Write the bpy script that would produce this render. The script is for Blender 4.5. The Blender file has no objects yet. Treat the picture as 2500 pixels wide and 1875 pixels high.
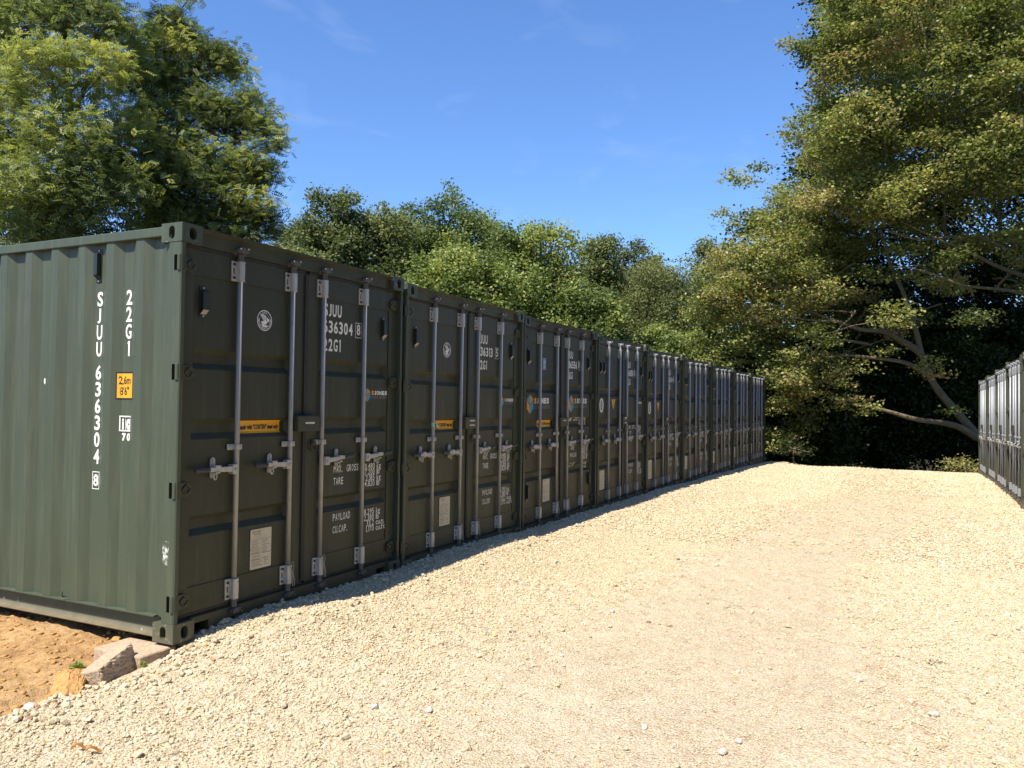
import bpy, math, random
import numpy as np
from mathutils import Vector, Matrix

# ------------------------------------------------------------------ camera
S = bpy.context.scene
COL = S.collection
CX, CY, CZ = -3.5714, -4.0304, 1.4823
YAW, PITCH, ROLL, FPX = 0.457472, 0.028259, 0.015359, 1983.84
_f = Vector((math.cos(YAW)*math.cos(PITCH), math.sin(YAW)*math.cos(PITCH), math.sin(PITCH)))
_r = Vector((math.sin(YAW), -math.cos(YAW), 0)); _u = _r.cross(_f)
_r2 = math.cos(ROLL)*_r + math.sin(ROLL)*_u; _u2 = -math.sin(ROLL)*_r + math.cos(ROLL)*_u
cam = bpy.data.objects.new('camera', bpy.data.cameras.new('camera')); COL.objects.link(cam)
M = Matrix((_r2, _u2, -_f)).transposed().to_4x4(); M.translation = (CX, CY, CZ)
cam.matrix_world = M
cam.data.sensor_width = 36; cam.data.lens = 36*FPX/2500
cam.data.clip_start = .05; cam.data.clip_end = 2000
S.camera = cam
def at(px, py, d):                       # world point of the photograph's pixel at forward distance d
    return Vector((CX, CY, CZ)) + d*(_f + (px-1250)/FPX*_r2 - (py-937.5)/FPX*_u2)

# ------------------------------------------------------------------ light
SUN = Vector((-.645, .135, 1)).normalized()            # towards the sun
w = bpy.data.worlds.new('World'); S.world = w; w.use_nodes = True
nt = w.node_tree; nt.nodes.clear()
sky = nt.nodes.new('ShaderNodeTexSky'); sky.sky_type = 'NISHITA'; sky.sun_disc = False
sky.sun_elevation = math.asin(SUN.z); sky.sun_rotation = math.atan2(SUN.x, SUN.y)
sky.altitude = 100; sky.air_density = 1.0; sky.dust_density = .35; sky.ozone_density = 3.5
bg = nt.nodes.new('ShaderNodeBackground'); bg.inputs[1].default_value = .115
out = nt.nodes.new('ShaderNodeOutputWorld')
# faint wisps of high cloud
tc = nt.nodes.new('ShaderNodeTexCoord')
mp = nt.nodes.new('ShaderNodeMapping'); mp.inputs['Scale'].default_value = (1.0, 6, 14); mp.inputs['Rotation'].default_value = (.3, .5, .9)
nz = nt.nodes.new('ShaderNodeTexNoise'); nz.inputs['Scale'].default_value = 1.6; nz.inputs['Detail'].default_value = 6; nz.inputs['Distortion'].default_value = .6
cr = nt.nodes.new('ShaderNodeValToRGB'); cr.color_ramp.elements[0].position = .56; cr.color_ramp.elements[1].position = .86
cr.color_ramp.elements[1].color = (.12, .12, .12, 1)
mx = nt.nodes.new('ShaderNodeMixRGB'); mx.inputs[2].default_value = (5.5, 6.2, 7.5, 1)
tint = nt.nodes.new('ShaderNodeMixRGB'); tint.blend_type = 'MULTIPLY'; tint.inputs[0].default_value = 1; tint.inputs[2].default_value = (.70, .90, 1.17, 1)
L = nt.links.new
L(tc.outputs['Generated'], mp.inputs[0]); L(mp.outputs[0], nz.inputs[0]); L(nz.outputs[0], cr.inputs[0])
L(sky.outputs[0], tint.inputs[1]); L(cr.outputs[0], mx.inputs[0]); L(tint.outputs[0], mx.inputs[1]); L(mx.outputs[0], bg.inputs[0]); L(bg.outputs[0], out.inputs[0])
sl = bpy.data.lights.new('sun', 'SUN'); sl.energy = 5.0; sl.angle = math.radians(.53); sl.color = (1, .925, .80)
so = bpy.data.objects.new('sun', sl); COL.objects.link(so)
so.rotation_euler = SUN.to_track_quat('Z', 'Y').to_euler(); so.location = (-20, 5, 30)
S.view_settings.view_transform = 'Standard'; S.view_settings.look = 'None'
S.view_settings.exposure = 0.76; S.view_settings.gamma = 1
S.cycles.max_bounces = 8; S.cycles.transparent_max_bounces = 8
rnd = random.Random(7)

# ------------------------------------------------------------------ materials
def new_mat(name):
    m = bpy.data.materials.new(name); m.use_nodes = True
    n = m.node_tree; b = n.nodes['Principled BSDF']
    return m, n, b
def noise(n, scale, detail=4, rough=.55, vec=None, dist=0):
    t = n.nodes.new('ShaderNodeTexNoise'); t.inputs['Scale'].default_value = scale
    t.inputs['Detail'].default_value = detail; t.inputs['Roughness'].default_value = rough; t.inputs['Distortion'].default_value = dist
    if vec is not None: n.links.new(vec, t.inputs['Vector'])
    return t
def ramp(n, fac, stops, interp='LINEAR'):
    r = n.nodes.new('ShaderNodeValToRGB'); e = r.color_ramp.elements; r.color_ramp.interpolation = interp
    while len(e) < len(stops): e.new(.5)
    for k, (p, c) in enumerate(stops):
        e[k].position = p; e[k].color = (*c, 1) if len(c) == 3 else c
    n.links.new(fac, r.inputs[0]); return r
def mixc(n, fac, a, b, mode='MIX'):
    m = n.nodes.new('ShaderNodeMixRGB'); m.blend_type = mode
    for k, v in ((0, fac), (1, a), (2, b)):
        if isinstance(v, (int, float)): m.inputs[k].default_value = v
        elif isinstance(v, tuple): m.inputs[k].default_value = (*v, 1)
        else: n.links.new(v, m.inputs[k])
    return m.outputs[0]
def bump(n, b, h, strength, dist=.01):
    p = n.nodes.new('ShaderNodeBump'); p.inputs['Strength'].default_value = strength; p.inputs['Distance'].default_value = dist
    n.links.new(h, p.inputs['Height']); n.links.new(p.outputs[0], b.inputs['Normal']); return p
def objco(n):
    t = n.nodes.new('ShaderNodeTexCoord'); return t.outputs['Object']
def geopos(n):
    t = n.nodes.new('ShaderNodeNewGeometry'); return t.outputs['Position']
def scaled(n, vec, s):
    m = n.nodes.new('ShaderNodeMapping'); m.inputs['Scale'].default_value = s; n.links.new(vec, m.inputs[0]); return m.outputs[0]
def simple(name, col, rough=.6, metal=0, var=.12, scale=30, spec=.5):
    m, n, b = new_mat(name)
    t = noise(n, scale, 4, vec=objco(n))
    c = mixc(n, t.outputs[0], tuple(x*(1-var) for x in col), tuple(x*(1+var) for x in col))
    n.links.new(c, b.inputs['Base Color']); b.inputs['Roughness'].default_value = rough; b.inputs['Metallic'].default_value = metal
    b.inputs['Specular IOR Level'].default_value = spec
    return m
def paint(name, base, chips=0., dust=.0, rough=.42, low=.22):
    m, n, b = new_mat(name); p = objco(n)
    t = noise(n, 2.2, 5, vec=p); fine = noise(n, 45, 5, vec=p)
    streak = noise(n, 3, 4, vec=scaled(n, p, (9, 9, .6)))
    c = mixc(n, t.outputs[0], tuple(x*.86 for x in base), tuple(x*1.14 for x in base))
    sr = ramp(n, streak.outputs[0], [(.48, (0, 0, 0)), (.75, (.34, .34, .34))])
    c = mixc(n, sr.outputs[0], c, (base[0]*1.9+.01, base[1]*1.75+.01, base[2]*1.6+.01))
    if dust:
        sep = n.nodes.new('ShaderNodeSeparateXYZ'); n.links.new(p, sep.inputs[0])
        dn = noise(n, 9, 6, vec=scaled(n, p, (1, 1, .5)))
        ma = n.nodes.new('ShaderNodeMath'); ma.operation = 'MULTIPLY_ADD'; ma.inputs[1].default_value = -.35/low; ma.inputs[2].default_value = .35
        n.links.new(sep.outputs[2], ma.inputs[0])
        mb = n.nodes.new('ShaderNodeMath'); mb.operation = 'MULTIPLY'; mb.use_clamp = True
        n.links.new(ma.outputs[0], mb.inputs[0]); n.links.new(dn.outputs[0], mb.inputs[1])
        mc = n.nodes.new('ShaderNodeMath'); mc.operation = 'MULTIPLY'; mc.use_clamp = True; mc.inputs[1].default_value = 2.2*dust
        n.links.new(mb.outputs[0], mc.inputs[0])
        c = mixc(n, mc.outputs[0], c, (.30, .21, .12))
    if chips:
        cn = noise(n, 26, 8, .7, vec=p)
        ch = ramp(n, cn.outputs[0], [(.66-chips*.1, (0, 0, 0)), (.69-chips*.1, (1, 1, 1))])
        cn2 = noise(n, 11, 6, .7, vec=p)
        rust = ramp(n, cn2.outputs[0], [(.4, (.55, .57, .52)), (.62, (.30, .12, .06))])
        c = mixc(n, ch.outputs[0], c, rust.outputs[0])
    oi = n.nodes.new('ShaderNodeObjectInfo'); c = mixc(n, 1.0, c, oi.outputs['Color'], 'MULTIPLY')
    sp = noise(n, 160, 2, .5, vec=p)
    spr = ramp(n, sp.outputs[0], [(.80, (0, 0, 0)), (.82, (.6, .6, .6))])
    c = mixc(n, spr.outputs[0], c, (.5, .5, .46))
    n.links.new(c, b.inputs['Base Color'])
    rr = ramp(n, fine.outputs[0], [(.3, (rough-.06,)*3), (.75, (rough+.12,)*3)])
    n.links.new(rr.outputs[0], b.inputs['Roughness']); b.inputs['Specular IOR Level'].default_value = .35
    bump(n, b, t.outputs[0], .25, .012)
    return m
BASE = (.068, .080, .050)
BASE_SHADED = (.052, .060, .038)  # post and casting green, with door-end shade mixed into the colour
M_paint = paint('green_paint', BASE, dust=0)
M_paintc = paint('green_paint_chipped', BASE, chips=.5, dust=.5)
M_post = paint('green_post_paint', BASE_SHADED, dust=.2)
M_casting = paint('green_casting_paint', BASE_SHADED, chips=.6, dust=.6)
M_rail = paint('green_paint_dusty_rail', BASE, dust=2.2, chips=.1, low=.085)
M_door = paint('green_door_paint', (.043, .044, .024), dust=.2, rough=.5)  # same green darkened: shade on the doors is put into the colour
M_door2 = paint('green_door_paint_older', (.045, .044, .025), dust=.2, rough=.5)  # door shade in the colour here too, for the second container style
M_hinge = paint('green_hinge_paint', (.050, .050, .028), rough=.42)
M_zinc = None
def metal(name, base, rough, met):
    m, n, b = new_mat(name); p = objco(n)
    t = noise(n, 60, 5, vec=scaled(n, p, (1, 1, .2))); f = noise(n, 7, 3, vec=p)
    c = mixc(n, t.outputs[0], tuple(x*.72 for x in base), tuple(x*1.2 for x in base))
    d = ramp(n, f.outputs[0], [(.52, (0, 0, 0)), (.8, (.5, .5, .5))])
    c = mixc(n, d.outputs[0], c, (base[0]*.6, base[1]*.55, base[2]*.48))
    n.links.new(c, b.inputs['Base Color']); b.inputs['Metallic'].default_value = met; b.inputs['Roughness'].default_value = rough
    bump(n, b, t.outputs[0], .15, .002)
    return m
M_rod = metal('galvanised_rod', (.33, .32, .30), .45, .25)
M_rodB = metal('bright_galvanised_rod', (.31, .32, .34), .5, .25)
M_hwB = metal('bright_galvanised_bracket', (.32, .325, .33), .5, .3)
M_hw = metal('galvanised_bracket', (.46, .445, .42), .4, .3)
M_cam = metal('dull_forged_cam', (.12, .11, .10), .5, .3)
M_grip = simple('dark_grip', (.035, .035, .035), .55)
M_gasket = simple('rubber_gasket', (.022, .020, .018), .7)
M_bolt = simple('dark_bolt', (.03, .03, .03), .5, .4)
M_vent = simple('black_vent_plastic', (.018, .022, .022), .45)
M_grille = simple('pale_grille', (.36, .31, .25), .6, scale=200, var=.5)  # pale colour puts ground bounce light into the vent undersides
M_white = simple('white_lettering', (.78, .77, .72), .6, var=.05)
M_black = simple('black_print', (.012, .012, .014), .6)
M_navy = simple('navy_print', (.012, .014, .03), .5)
M_yellow = simple('yellow_sticker', (.72, .36, .02), .5, var=.06)
M_amber = simple('amber_print', (.75, .42, .03), .5, var=.06)
M_orange = simple('orange_print', (.80, .33, .04), .5)
M_blue = simple('blue_print', (.05, .36, .62), .5)
M_dblue = simple('blue_sticker', (.04, .15, .42), .5)
M_grey = simple('grey_print', (.20, .20, .19), .5)
M_mint = simple('mint_tape', (.30, .62, .50), .5)
M_label = simple('plate_cream', (.56, .50, .38), .45, var=.1, scale=8)
M_plate_text = simple('plate_engraving', (.20, .17, .12), .6)
M_dark = simple('dark_interior', (.004, .004, .004), 1, spec=0)  # near-black stands in for shade inside casting holes, hinge slots and sill gaps
M_floor = simple('plywood_floor', (.12, .08, .05), .8)

def mat_gravel():
    m, n, b = new_mat('limestone_gravel'); p = geopos(n)
    big = noise(n, .55, 4, .55, vec=p); mid = noise(n, 5, 5, .6, vec=p); fine = noise(n, 90, 5, .65, vec=p)
    c = mixc(n, big.outputs[0], (.52, .44, .32), (.63, .54, .40))
    sy = n.nodes.new('ShaderNodeSeparateXYZ'); n.links.new(p, sy.inputs[0])
    wv = noise(n, .35, 2, vec=p)
    t1 = n.nodes.new('ShaderNodeMath'); t1.operation = 'MULTIPLY_ADD'; t1.inputs[1].default_value = 1.6; n.links.new(wv.outputs[0], t1.inputs[0]); n.links.new(sy.outputs[1], t1.inputs[2])
    t2 = n.nodes.new('ShaderNodeMath'); t2.operation = 'ADD'; t2.inputs[1].default_value = 2.4; n.links.new(t1.outputs[0], t2.inputs[0])
    t3 = n.nodes.new('ShaderNodeMath'); t3.operation = 'ABSOLUTE'; n.links.new(t2.outputs[0], t3.inputs[0])
    tr = ramp(n, t3.outputs[0], [(.35, (.6, .6, .6)), (1.1, (0, 0, 0))]); c = mixc(n, tr.outputs[0], c, (.55, .455, .335))
    mr = ramp(n, mid.outputs[0], [(.3, (.86, .84, .80)), (.7, (1.05, 1.05, 1.05))])
    c = mixc(n, 1.0, c, mr.outputs[0], 'MULTIPLY')
    fr = ramp(n, fine.outputs[0], [(.30, (.42, .38, .32)), (.50, (1.0, 1.0, 1.0)), (.75, (1.18, 1.18, 1.15))])
    c = mixc(n, .8, c, fr.outputs[0], 'MULTIPLY')
    v = n.nodes.new('ShaderNodeTexVoronoi'); v.inputs['Scale'].default_value = 55; n.links.new(p, v.inputs['Vector'])
    vc = n.nodes.new('ShaderNodeSeparateColor'); n.links.new(v.outputs['Color'], vc.inputs[0])
    vr = ramp(n, vc.outputs[0], [(0, (.80, .76, .70)), (.5, (1, 1, 1)), (.93, (1.1, 1.1, 1.08)), (.96, (.75, .5, .38))])
    c = mixc(n, .55, c, vr.outputs[0], 'MULTIPLY')
    n.links.new(c, b.inputs['Base Color']); b.inputs['Roughness'].default_value = .95; b.inputs['Specular IOR Level'].default_value = .15
    v2 = n.nodes.new('ShaderNodeTexVoronoi'); v2.inputs['Scale'].default_value = 70; n.links.new(p, v2.inputs['Vector'])
    inv = n.nodes.new('ShaderNodeMath'); inv.operation = 'SUBTRACT'; inv.inputs[0].default_value = 1; n.links.new(v2.outputs['Distance'], inv.inputs[1])
    ad = n.nodes.new('ShaderNodeMath'); ad.operation = 'ADD'; n.links.new(inv.outputs[0], ad.inputs[0]); n.links.new(fine.outputs[0], ad.inputs[1])
    bump(n, b, ad.outputs[0], 1.0, .010)
    return m
M_gravel = mat_gravel()
def mat_stone():
    m, n, b = new_mat('limestone_chip')
    oi = n.nodes.new('ShaderNodeObjectInfo')
    r = ramp(n, oi.outputs['Random'], [(0, (0.480, 0.392, 0.255)), (.25, (0.654, 0.551, 0.377)), (.5, (0.567, 0.466, 0.306)), (.75, (0.741, 0.636, 0.459)), (.93, (0.480, 0.382, 0.235)), (.96, (0.763, 0.530, 0.255)), (.978, (0.458, 0.233, 0.133)), (.986, (0.545, 0.488, 0.408)), (1, (0.872, 0.784, 0.632))])
    t = noise(n, 25, 4, vec=objco(n))
    c = mixc(n, t.outputs[0], (.86, .85, .83), (1.1, 1.1, 1.1)); c = mixc(n, 1, r.outputs[0], c, 'MULTIPLY')
    n.links.new(c, b.inputs['Base Color']); b.inputs['Roughness'].default_value = .9; b.inputs['Specular IOR Level'].default_value = .2
    bump(n, b, t.outputs[0], .4, .2)
    return m
M_stone = mat_stone()
def mat_ground():
    m, n, b = new_mat('sandy_soil'); p = geopos(n)
    big = noise(n, 1.6, 6, .6, vec=p); fine = noise(n, 22, 8, .65, vec=p); vf = noise(n, 120, 4, .6, vec=p)
    c = ramp(n, big.outputs[0], [(.3, (.31, .175, .08)), (.5, (.44, .275, .125)), (.7, (.50, .34, .18))]).outputs[0]
    fr = ramp(n, fine.outputs[0], [(.3, (.55, .5, .45)), (.55, (1, 1, 1)), (.75, (1.15, 1.15, 1.15))])
    c = mixc(n, .9, c, fr.outputs[0], 'MULTIPLY')
    # woodland floor away from the yard
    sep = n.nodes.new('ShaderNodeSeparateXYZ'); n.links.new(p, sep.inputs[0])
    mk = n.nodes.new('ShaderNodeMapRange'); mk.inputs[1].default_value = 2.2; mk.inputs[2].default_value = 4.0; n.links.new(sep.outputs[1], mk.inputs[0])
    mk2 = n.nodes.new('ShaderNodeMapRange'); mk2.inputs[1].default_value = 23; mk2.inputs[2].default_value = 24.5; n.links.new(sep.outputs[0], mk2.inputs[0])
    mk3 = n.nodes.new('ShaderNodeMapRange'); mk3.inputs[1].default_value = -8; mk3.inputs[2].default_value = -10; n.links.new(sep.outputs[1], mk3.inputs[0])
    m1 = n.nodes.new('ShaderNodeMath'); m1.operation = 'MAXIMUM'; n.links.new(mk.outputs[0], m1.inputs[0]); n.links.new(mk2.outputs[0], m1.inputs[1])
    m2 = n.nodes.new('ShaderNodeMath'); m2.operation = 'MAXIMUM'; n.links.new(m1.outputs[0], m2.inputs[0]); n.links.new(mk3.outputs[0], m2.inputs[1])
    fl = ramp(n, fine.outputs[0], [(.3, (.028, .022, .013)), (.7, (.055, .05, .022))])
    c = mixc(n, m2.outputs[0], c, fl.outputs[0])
    n.links.new(c, b.inputs['Base Color']); b.inputs['Roughness'].default_value = .95; b.inputs['Specular IOR Level'].default_value = .1
    ad = n.nodes.new('ShaderNodeMath'); ad.operation = 'MULTIPLY_ADD'; ad.inputs[1].default_value = .35; n.links.new(vf.outputs[0], ad.inputs[0]); n.links.new(fine.outputs[0], ad.inputs[2])
    bump(n, b, ad.outputs[0], .8, .03)
    return m
M_ground = mat_ground()
def mat_rock(name, c1, c2, sc=30, bs=.6):
    m, n, b = new_mat(name); p = objco(n)
    t = noise(n, sc, 8, .65, vec=p); g = noise(n, sc*9, 3, .6, vec=p)
    c = mixc(n, t.outputs[0], c1, c2)
    gr = ramp(n, g.outputs[0], [(.35, (.72, .70, .68)), (.6, (1.08, 1.08, 1.08))])
    c = mixc(n, .8, c, gr.outputs[0], 'MULTIPLY')
    n.links.new(c, b.inputs['Base Color']); b.inputs['Roughness'].default_value = .95; b.inputs['Specular IOR Level'].default_value = .15
    bump(n, b, g.outputs[0], bs, .006)
    return m
M_block = mat_rock('weathered_concrete', (.36, .26, .18), (.52, .40, .28), 6)
M_rock = mat_rock('ochre_sandstone', (.38, .20, .07), (.56, .33, .13), 8, 1.0)
M_pale = mat_rock('pale_limestone', (.50, .45, .37), (.66, .61, .52), 20)

def mat_leaf(name, cols, transl=.35):
    m = bpy.data.materials.new(name); m.use_nodes = True; n = m.node_tree; n.nodes.clear()
    o = n.nodes.new('ShaderNodeOutputMaterial')
    a = n.nodes.new('ShaderNodeAttribute'); a.attribute_name = 'tint'
    r = ramp(n, a.outputs['Fac'], cols)
    b = n.nodes.new('ShaderNodeBsdfPrincipled'); b.inputs['Roughness'].default_value = .5; b.inputs['Specular IOR Level'].default_value = .3
    tr = n.nodes.new('ShaderNodeBsdfTranslucent')
    n.links.new(r.outputs[0], b.inputs['Base Color'])
    g = mixc(n, 1, r.outputs[0], (1.1, 1.18, .70), 'MULTIPLY'); n.links.new(g, tr.inputs['Color'])
    mx = n.nodes.new('ShaderNodeMixShader'); mx.inputs[0].default_value = transl
    n.links.new(b.outputs[0], mx.inputs[1]); n.links.new(tr.outputs[0], mx.inputs[2]); n.links.new(mx.outputs[0], o.inputs[0])
    return m
ML_ash = mat_leaf('ash_leaves', [(0, (0.106, 0.128, 0.054)), (.4, (0.192, 0.224, 0.084)), (.75, (0.310, 0.339, 0.115)), (1, (0.459, 0.448, 0.128))], .40)
ML_mid = mat_leaf('broad_leaves', [(0, (0.089, 0.122, 0.045)), (.45, (0.166, 0.215, 0.070)), (.8, (0.261, 0.319, 0.098)), (1, (0.380, 0.388, 0.125))], .4)
ML_oak = mat_leaf('olive_leaves', [(0, (0.090, 0.113, 0.047)), (.5, (0.168, 0.195, 0.083)), (.85, (0.269, 0.289, 0.118)), (1, (0.381, 0.366, 0.153))], .4)
ML_beech = mat_leaf('beech_leaves', [(0, (0.087, 0.107, 0.032)), (.4, (0.191, 0.213, 0.067)), (.75, (0.325, 0.336, 0.104)), (.92, (0.487, 0.464, 0.146)), (1, (0.336, 0.244, 0.134))], .40)
ML_dark = mat_leaf('shade_leaves', [(0, (.018, .030, .008)), (.6, (.030, .050, .012)), (1, (.060, .085, .02))], .2)  # beech and understorey leaves darkened; the hollow's shade is in the colour
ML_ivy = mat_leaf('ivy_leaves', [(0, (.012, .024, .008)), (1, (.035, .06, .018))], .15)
M_bark = mat_rock('grey_bark', (.115, .095, .06), (.235, .195, .125), 5, .9)
M_bark2 = mat_rock('brown_bark', (.09, .07, .05), (.19, .16, .11), 5, .9)

# ------------------------------------------------------------------ mesh builder
class MB:
    def __init__(s): s.v = []; s.f = []; s.m = []
    def add(s, vs, fs, m=0):
        o = len(s.v); s.v += [tuple(v) for v in vs]; s.f += [tuple(o+i for i in f) for f in fs]; s.m += [m]*len(fs); return s
    def box(s, x0, x1, y0, y1, z0, z1, m=0):
        return s.add([(x0,y0,z0),(x1,y0,z0),(x1,y1,z0),(x0,y1,z0),(x0,y0,z1),(x1,y0,z1),(x1,y1,z1),(x0,y1,z1)],
              [(0,3,2,1),(4,5,6,7),(0,1,5,4),(1,2,6,5),(2,3,7,6),(3,0,4,7)], m)
    def prism(s, prof, axis, a, b, m=0):
        """closed polygon prof [(p,q)] extruded along an axis; (p,q) are the two other axes in order"""
        def mk(p, q, t): return (t, p, q) if axis == 0 else (p, t, q) if axis == 1 else (p, q, t)
        n = len(prof); vs = [mk(p, q, a) for p, q in prof]+[mk(p, q, b) for p, q in prof]
        fs = [(i, (i+1) % n, n+(i+1) % n, n+i) for i in range(n)]+[tuple(range(n))[::-1], tuple(range(n, 2*n))]
        return s.add(vs, fs, m)
    def tube(s, pts, r, n=8, m=0, cap=True):
        pts = [Vector(p) for p in pts]; rs = r if isinstance(r, (list, tuple)) else [r]*len(pts)
        vs = []; ref = None
        for i, p in enumerate(pts):
            t = (pts[min(i+1, len(pts)-1)]-pts[max(i-1, 0)]).normalized()
            if ref is None: ref = t.orthogonal().normalized()
            ref = (ref - t*ref.dot(t)).normalized(); b = t.cross(ref)
            vs += [p+rs[i]*(math.cos(2*math.pi*k/n)*ref+math.sin(2*math.pi*k/n)*b) for k in range(n)]
        fs = [(i*n+k, i*n+(k+1) % n, (i+1)*n+(k+1) % n, (i+1)*n+k) for i in range(len(pts)-1) for k in range(n)]
        if cap: fs += [tuple(range(n))[::-1], tuple(range((len(pts)-1)*n, len(pts)*n))]
        return s.add(vs, fs, m)
    def disc(s, cx, cz, y, r, n=24, m=0, sx=1, r0=None):
        o = [(cx+sx*r*math.cos(2*math.pi*k/n), y, cz+r*math.sin(2*math.pi*k/n)) for k in range(n)]
        if r0 is None: return s.add(o, [tuple(range(n))], m)
        i = [(cx+sx*r0*math.cos(2*math.pi*k/n), y, cz+r0*math.sin(2*math.pi*k/n)) for k in range(n)]
        return s.add(o+i, [(k, (k+1) % n, n+(k+1) % n, n+k) for k in range(n)], m)
    def rect(s, x0, x1, z0, z1, y, m=0):
        return s.add([(x0,y,z0),(x1,y,z0),(x1,y,z1),(x0,y,z1)], [(0,1,2,3)], m)
    def poly(s, pts, y, m=0):
        return s.add([(a, y, b) for a, b in pts], [tuple(range(len(pts)))], m)
    def text(s, body, x, z, h, y, sq=.62, bold=.03, m=0, right=False, xmax=None, spacing=1.0):
        T = glyphs(body, bold, spacing); k = h/.70
        wd = (T[2])*k*sq; x0 = x-wd if right else x
        return s.add([(x0+a*k*sq, y, z+b*k) for a, b in T[0]], T[1], m)
    def caps(s, body, x, z, h, cw, gap, y=None, m=0, bold=.025, right=False):
        w0 = glyphs('0', bold)[2]
        adv = [cw*.8 if c == ' ' else cw*.5 if c == '1' else cw*.30 if c in '.,' else cw*max(.32, min(1.2, glyphs(c, bold)[2]/w0)) if c in '1IilMmJ' else cw for c in body]
        if right: x -= sum(adv)+gap*(len(body)-1)
        for c, a in zip(body, adv):
            if c == '1':
                b_ = min(a*.5, .25*h); s.add([(x+a-b_, y, z), (x+a, y, z), (x+a, y, z+h), (x+a-b_, y, z+h), (x+a-b_, y, z+h*.84), (x+a-b_-.07*h, y, z+h*.78), (x+a-b_-.07*h, y, z+h*.88)], [(0, 1, 2, 3), (4, 3, 6, 5)], m)
            elif c != ' ':
                T = glyphs(c, bold); ys = [q for _, q in T[0]]; y0, y1 = min(ys), max(ys)
                if c in '.,': k0, k1 = -.02 if c == '.' else -.2, .22
                elif c.islower(): k0, k1 = y0/.7, y1/.7
                else: k0, k1 = 0, 1
                s.add([(x+p/T[2]*a, y, z+(k0+(q-y0)/(y1-y0)*(k1-k0))*h) for p, q in T[0]], T[1], m)
            x += a+gap
        return x
    def build(s, name, mats, parent=None, smooth=False, bevel=0, mid=None):
        me = bpy.data.meshes.new(name); me.from_pydata(s.v, [], s.f); mats = mats if isinstance(mats, (list, tuple)) else [mats]
        for q in mats: me.materials.append(q)
        me.polygons.foreach_set('material_index', s.m)
        if smooth: me.polygons.foreach_set('use_smooth', [True]*len(me.polygons))
        me.update(); o = bpy.data.objects.new(name, me); COL.objects.link(o)
        if parent is not None: o.parent = parent
        if bevel:
            b = o.modifiers.new('bevel', 'BEVEL'); b.width = bevel; b.segments = 2; b.limit_method = 'ANGLE'; b.angle_limit = math.radians(50)
        return o
_G = {}
def glyphs(body, bold, spacing=1.0):
    k = (body, bold, spacing)
    if k not in _G:
        c = bpy.data.curves.new('t', 'FONT'); c.body = body; c.offset = bold; c.resolution_u = 3; c.space_character = spacing
        o = bpy.data.objects.new('t', c); me = o.to_mesh()
        vs = [(v.co.x, v.co.y) for v in me.vertices]; fs = [tuple(p.vertices) for p in me.polygons]
        xs = [a for a, b in vs] or [0]; x0 = min(xs); vs = [(a-x0, b) for a, b in vs]
        _G[k] = (vs, fs, max(xs)-x0); o.to_mesh_clear(); bpy.data.objects.remove(o); bpy.data.curves.remove(c)
    return _G[k]
def tag(o, label=None, cat=None, group=None, kind=None):
    if label: o['label'] = label
    if cat: o['category'] = cat
    if group: o['group'] = group
    if kind: o['kind'] = kind
    return o
def empty(name, loc=(0,0,0), rz=0):
    e = bpy.data.objects.new(name, None); COL.objects.link(e); e.location = loc; e.rotation_euler = (0, 0, rz); e.empty_display_size = .3; return e
def copy_child(o, parent):
    c = o.copy(); COL.objects.link(c); c.parent = parent
    for ch in [k for k in CH.get(o, [])]: copy_child(ch, c)
    return c
CH = {}
def reg(parent, *obs):
    CH.setdefault(parent, []).extend(obs)

# ------------------------------------------------------------------ ground
def interp(x, xs, ys): return np.interp(x, xs, ys)
def wall_z(x): return interp(x, [-4,-.3,0,.3,.45,.8,1.4,2,2.4,2.8,3.3,3.6,4.3,4.8,6.6,8.3,10.5,14,17,20.5,24], [-.12,-.08,-.035,.015,.04,.06,.045,.045,.045,.055,.07,.07,.065,.045,.045,.04,.035,.01,-.03,-.07,-.17])
def mid_z(x): return interp(x, [-10,0,6,12,17,22,24], [-.13,-.11,-.10,-.10,-.13,-.22,-.27])
def gz(x, y):
    x = np.asarray(x, float); y = np.asarray(y, float)
    m = mid_z(x); wz = wall_z(x)
    q = np.maximum(-y-.42, 0)/.75
    z = m+(wz-m)*np.exp(-q*(1+.3*q))
    z = z + interp(x, [-5,8,12.5,16,22.7,24], [0,0,.02,.06,.05,0])*np.exp(-np.abs(y+5.7)/.5)
    z = z + .012*np.sin(x*1.3+y*.7)*np.sin(y*1.9-x*.4)+.006*np.sin(x*4.1+1)*np.sin(y*3.7)
    e = np.clip((x-23.9-.25*np.sin(y*1.7))/2.0, 0, 1)
    z = z - e*e*(3-2*e)*1.6 - np.maximum(x-25.9, 0)*0.0
    e2 = np.clip((-y-8.0)/1.5, 0, 1); return z - .3*e2
def dz(x, y):                       # the soil sheet
    x = np.asarray(x, float); y = np.asarray(y, float)
    bumpy = .018*np.sin(x*7.3+1.1)*np.sin(y*6.1+.4)+.012*np.sin(x*17+y*5)*np.sin(y*13-x*4)+.010*np.sin(x*3.1-y*2.2)
    t_ = np.clip((x+.75)/.8, 0, 1)*np.clip((y-.1)/.5, 0, 1)
    z = -.125 + bumpy*.8 + .085*t_*t_*(3-2*t_)
    z = np.where(y > .25, z, np.minimum(z, gz(x, y)-.06))
    z = np.where(x > 22.6, np.minimum(z, -.35-np.clip((x-23)/3, 0, 1)*1.5), z)
    z = np.where(y < -7.5, -.5, z)
    return np.where((x > -8) & (y < .0) & (x < 22.6), gz(x, y)-.09, z)
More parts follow.
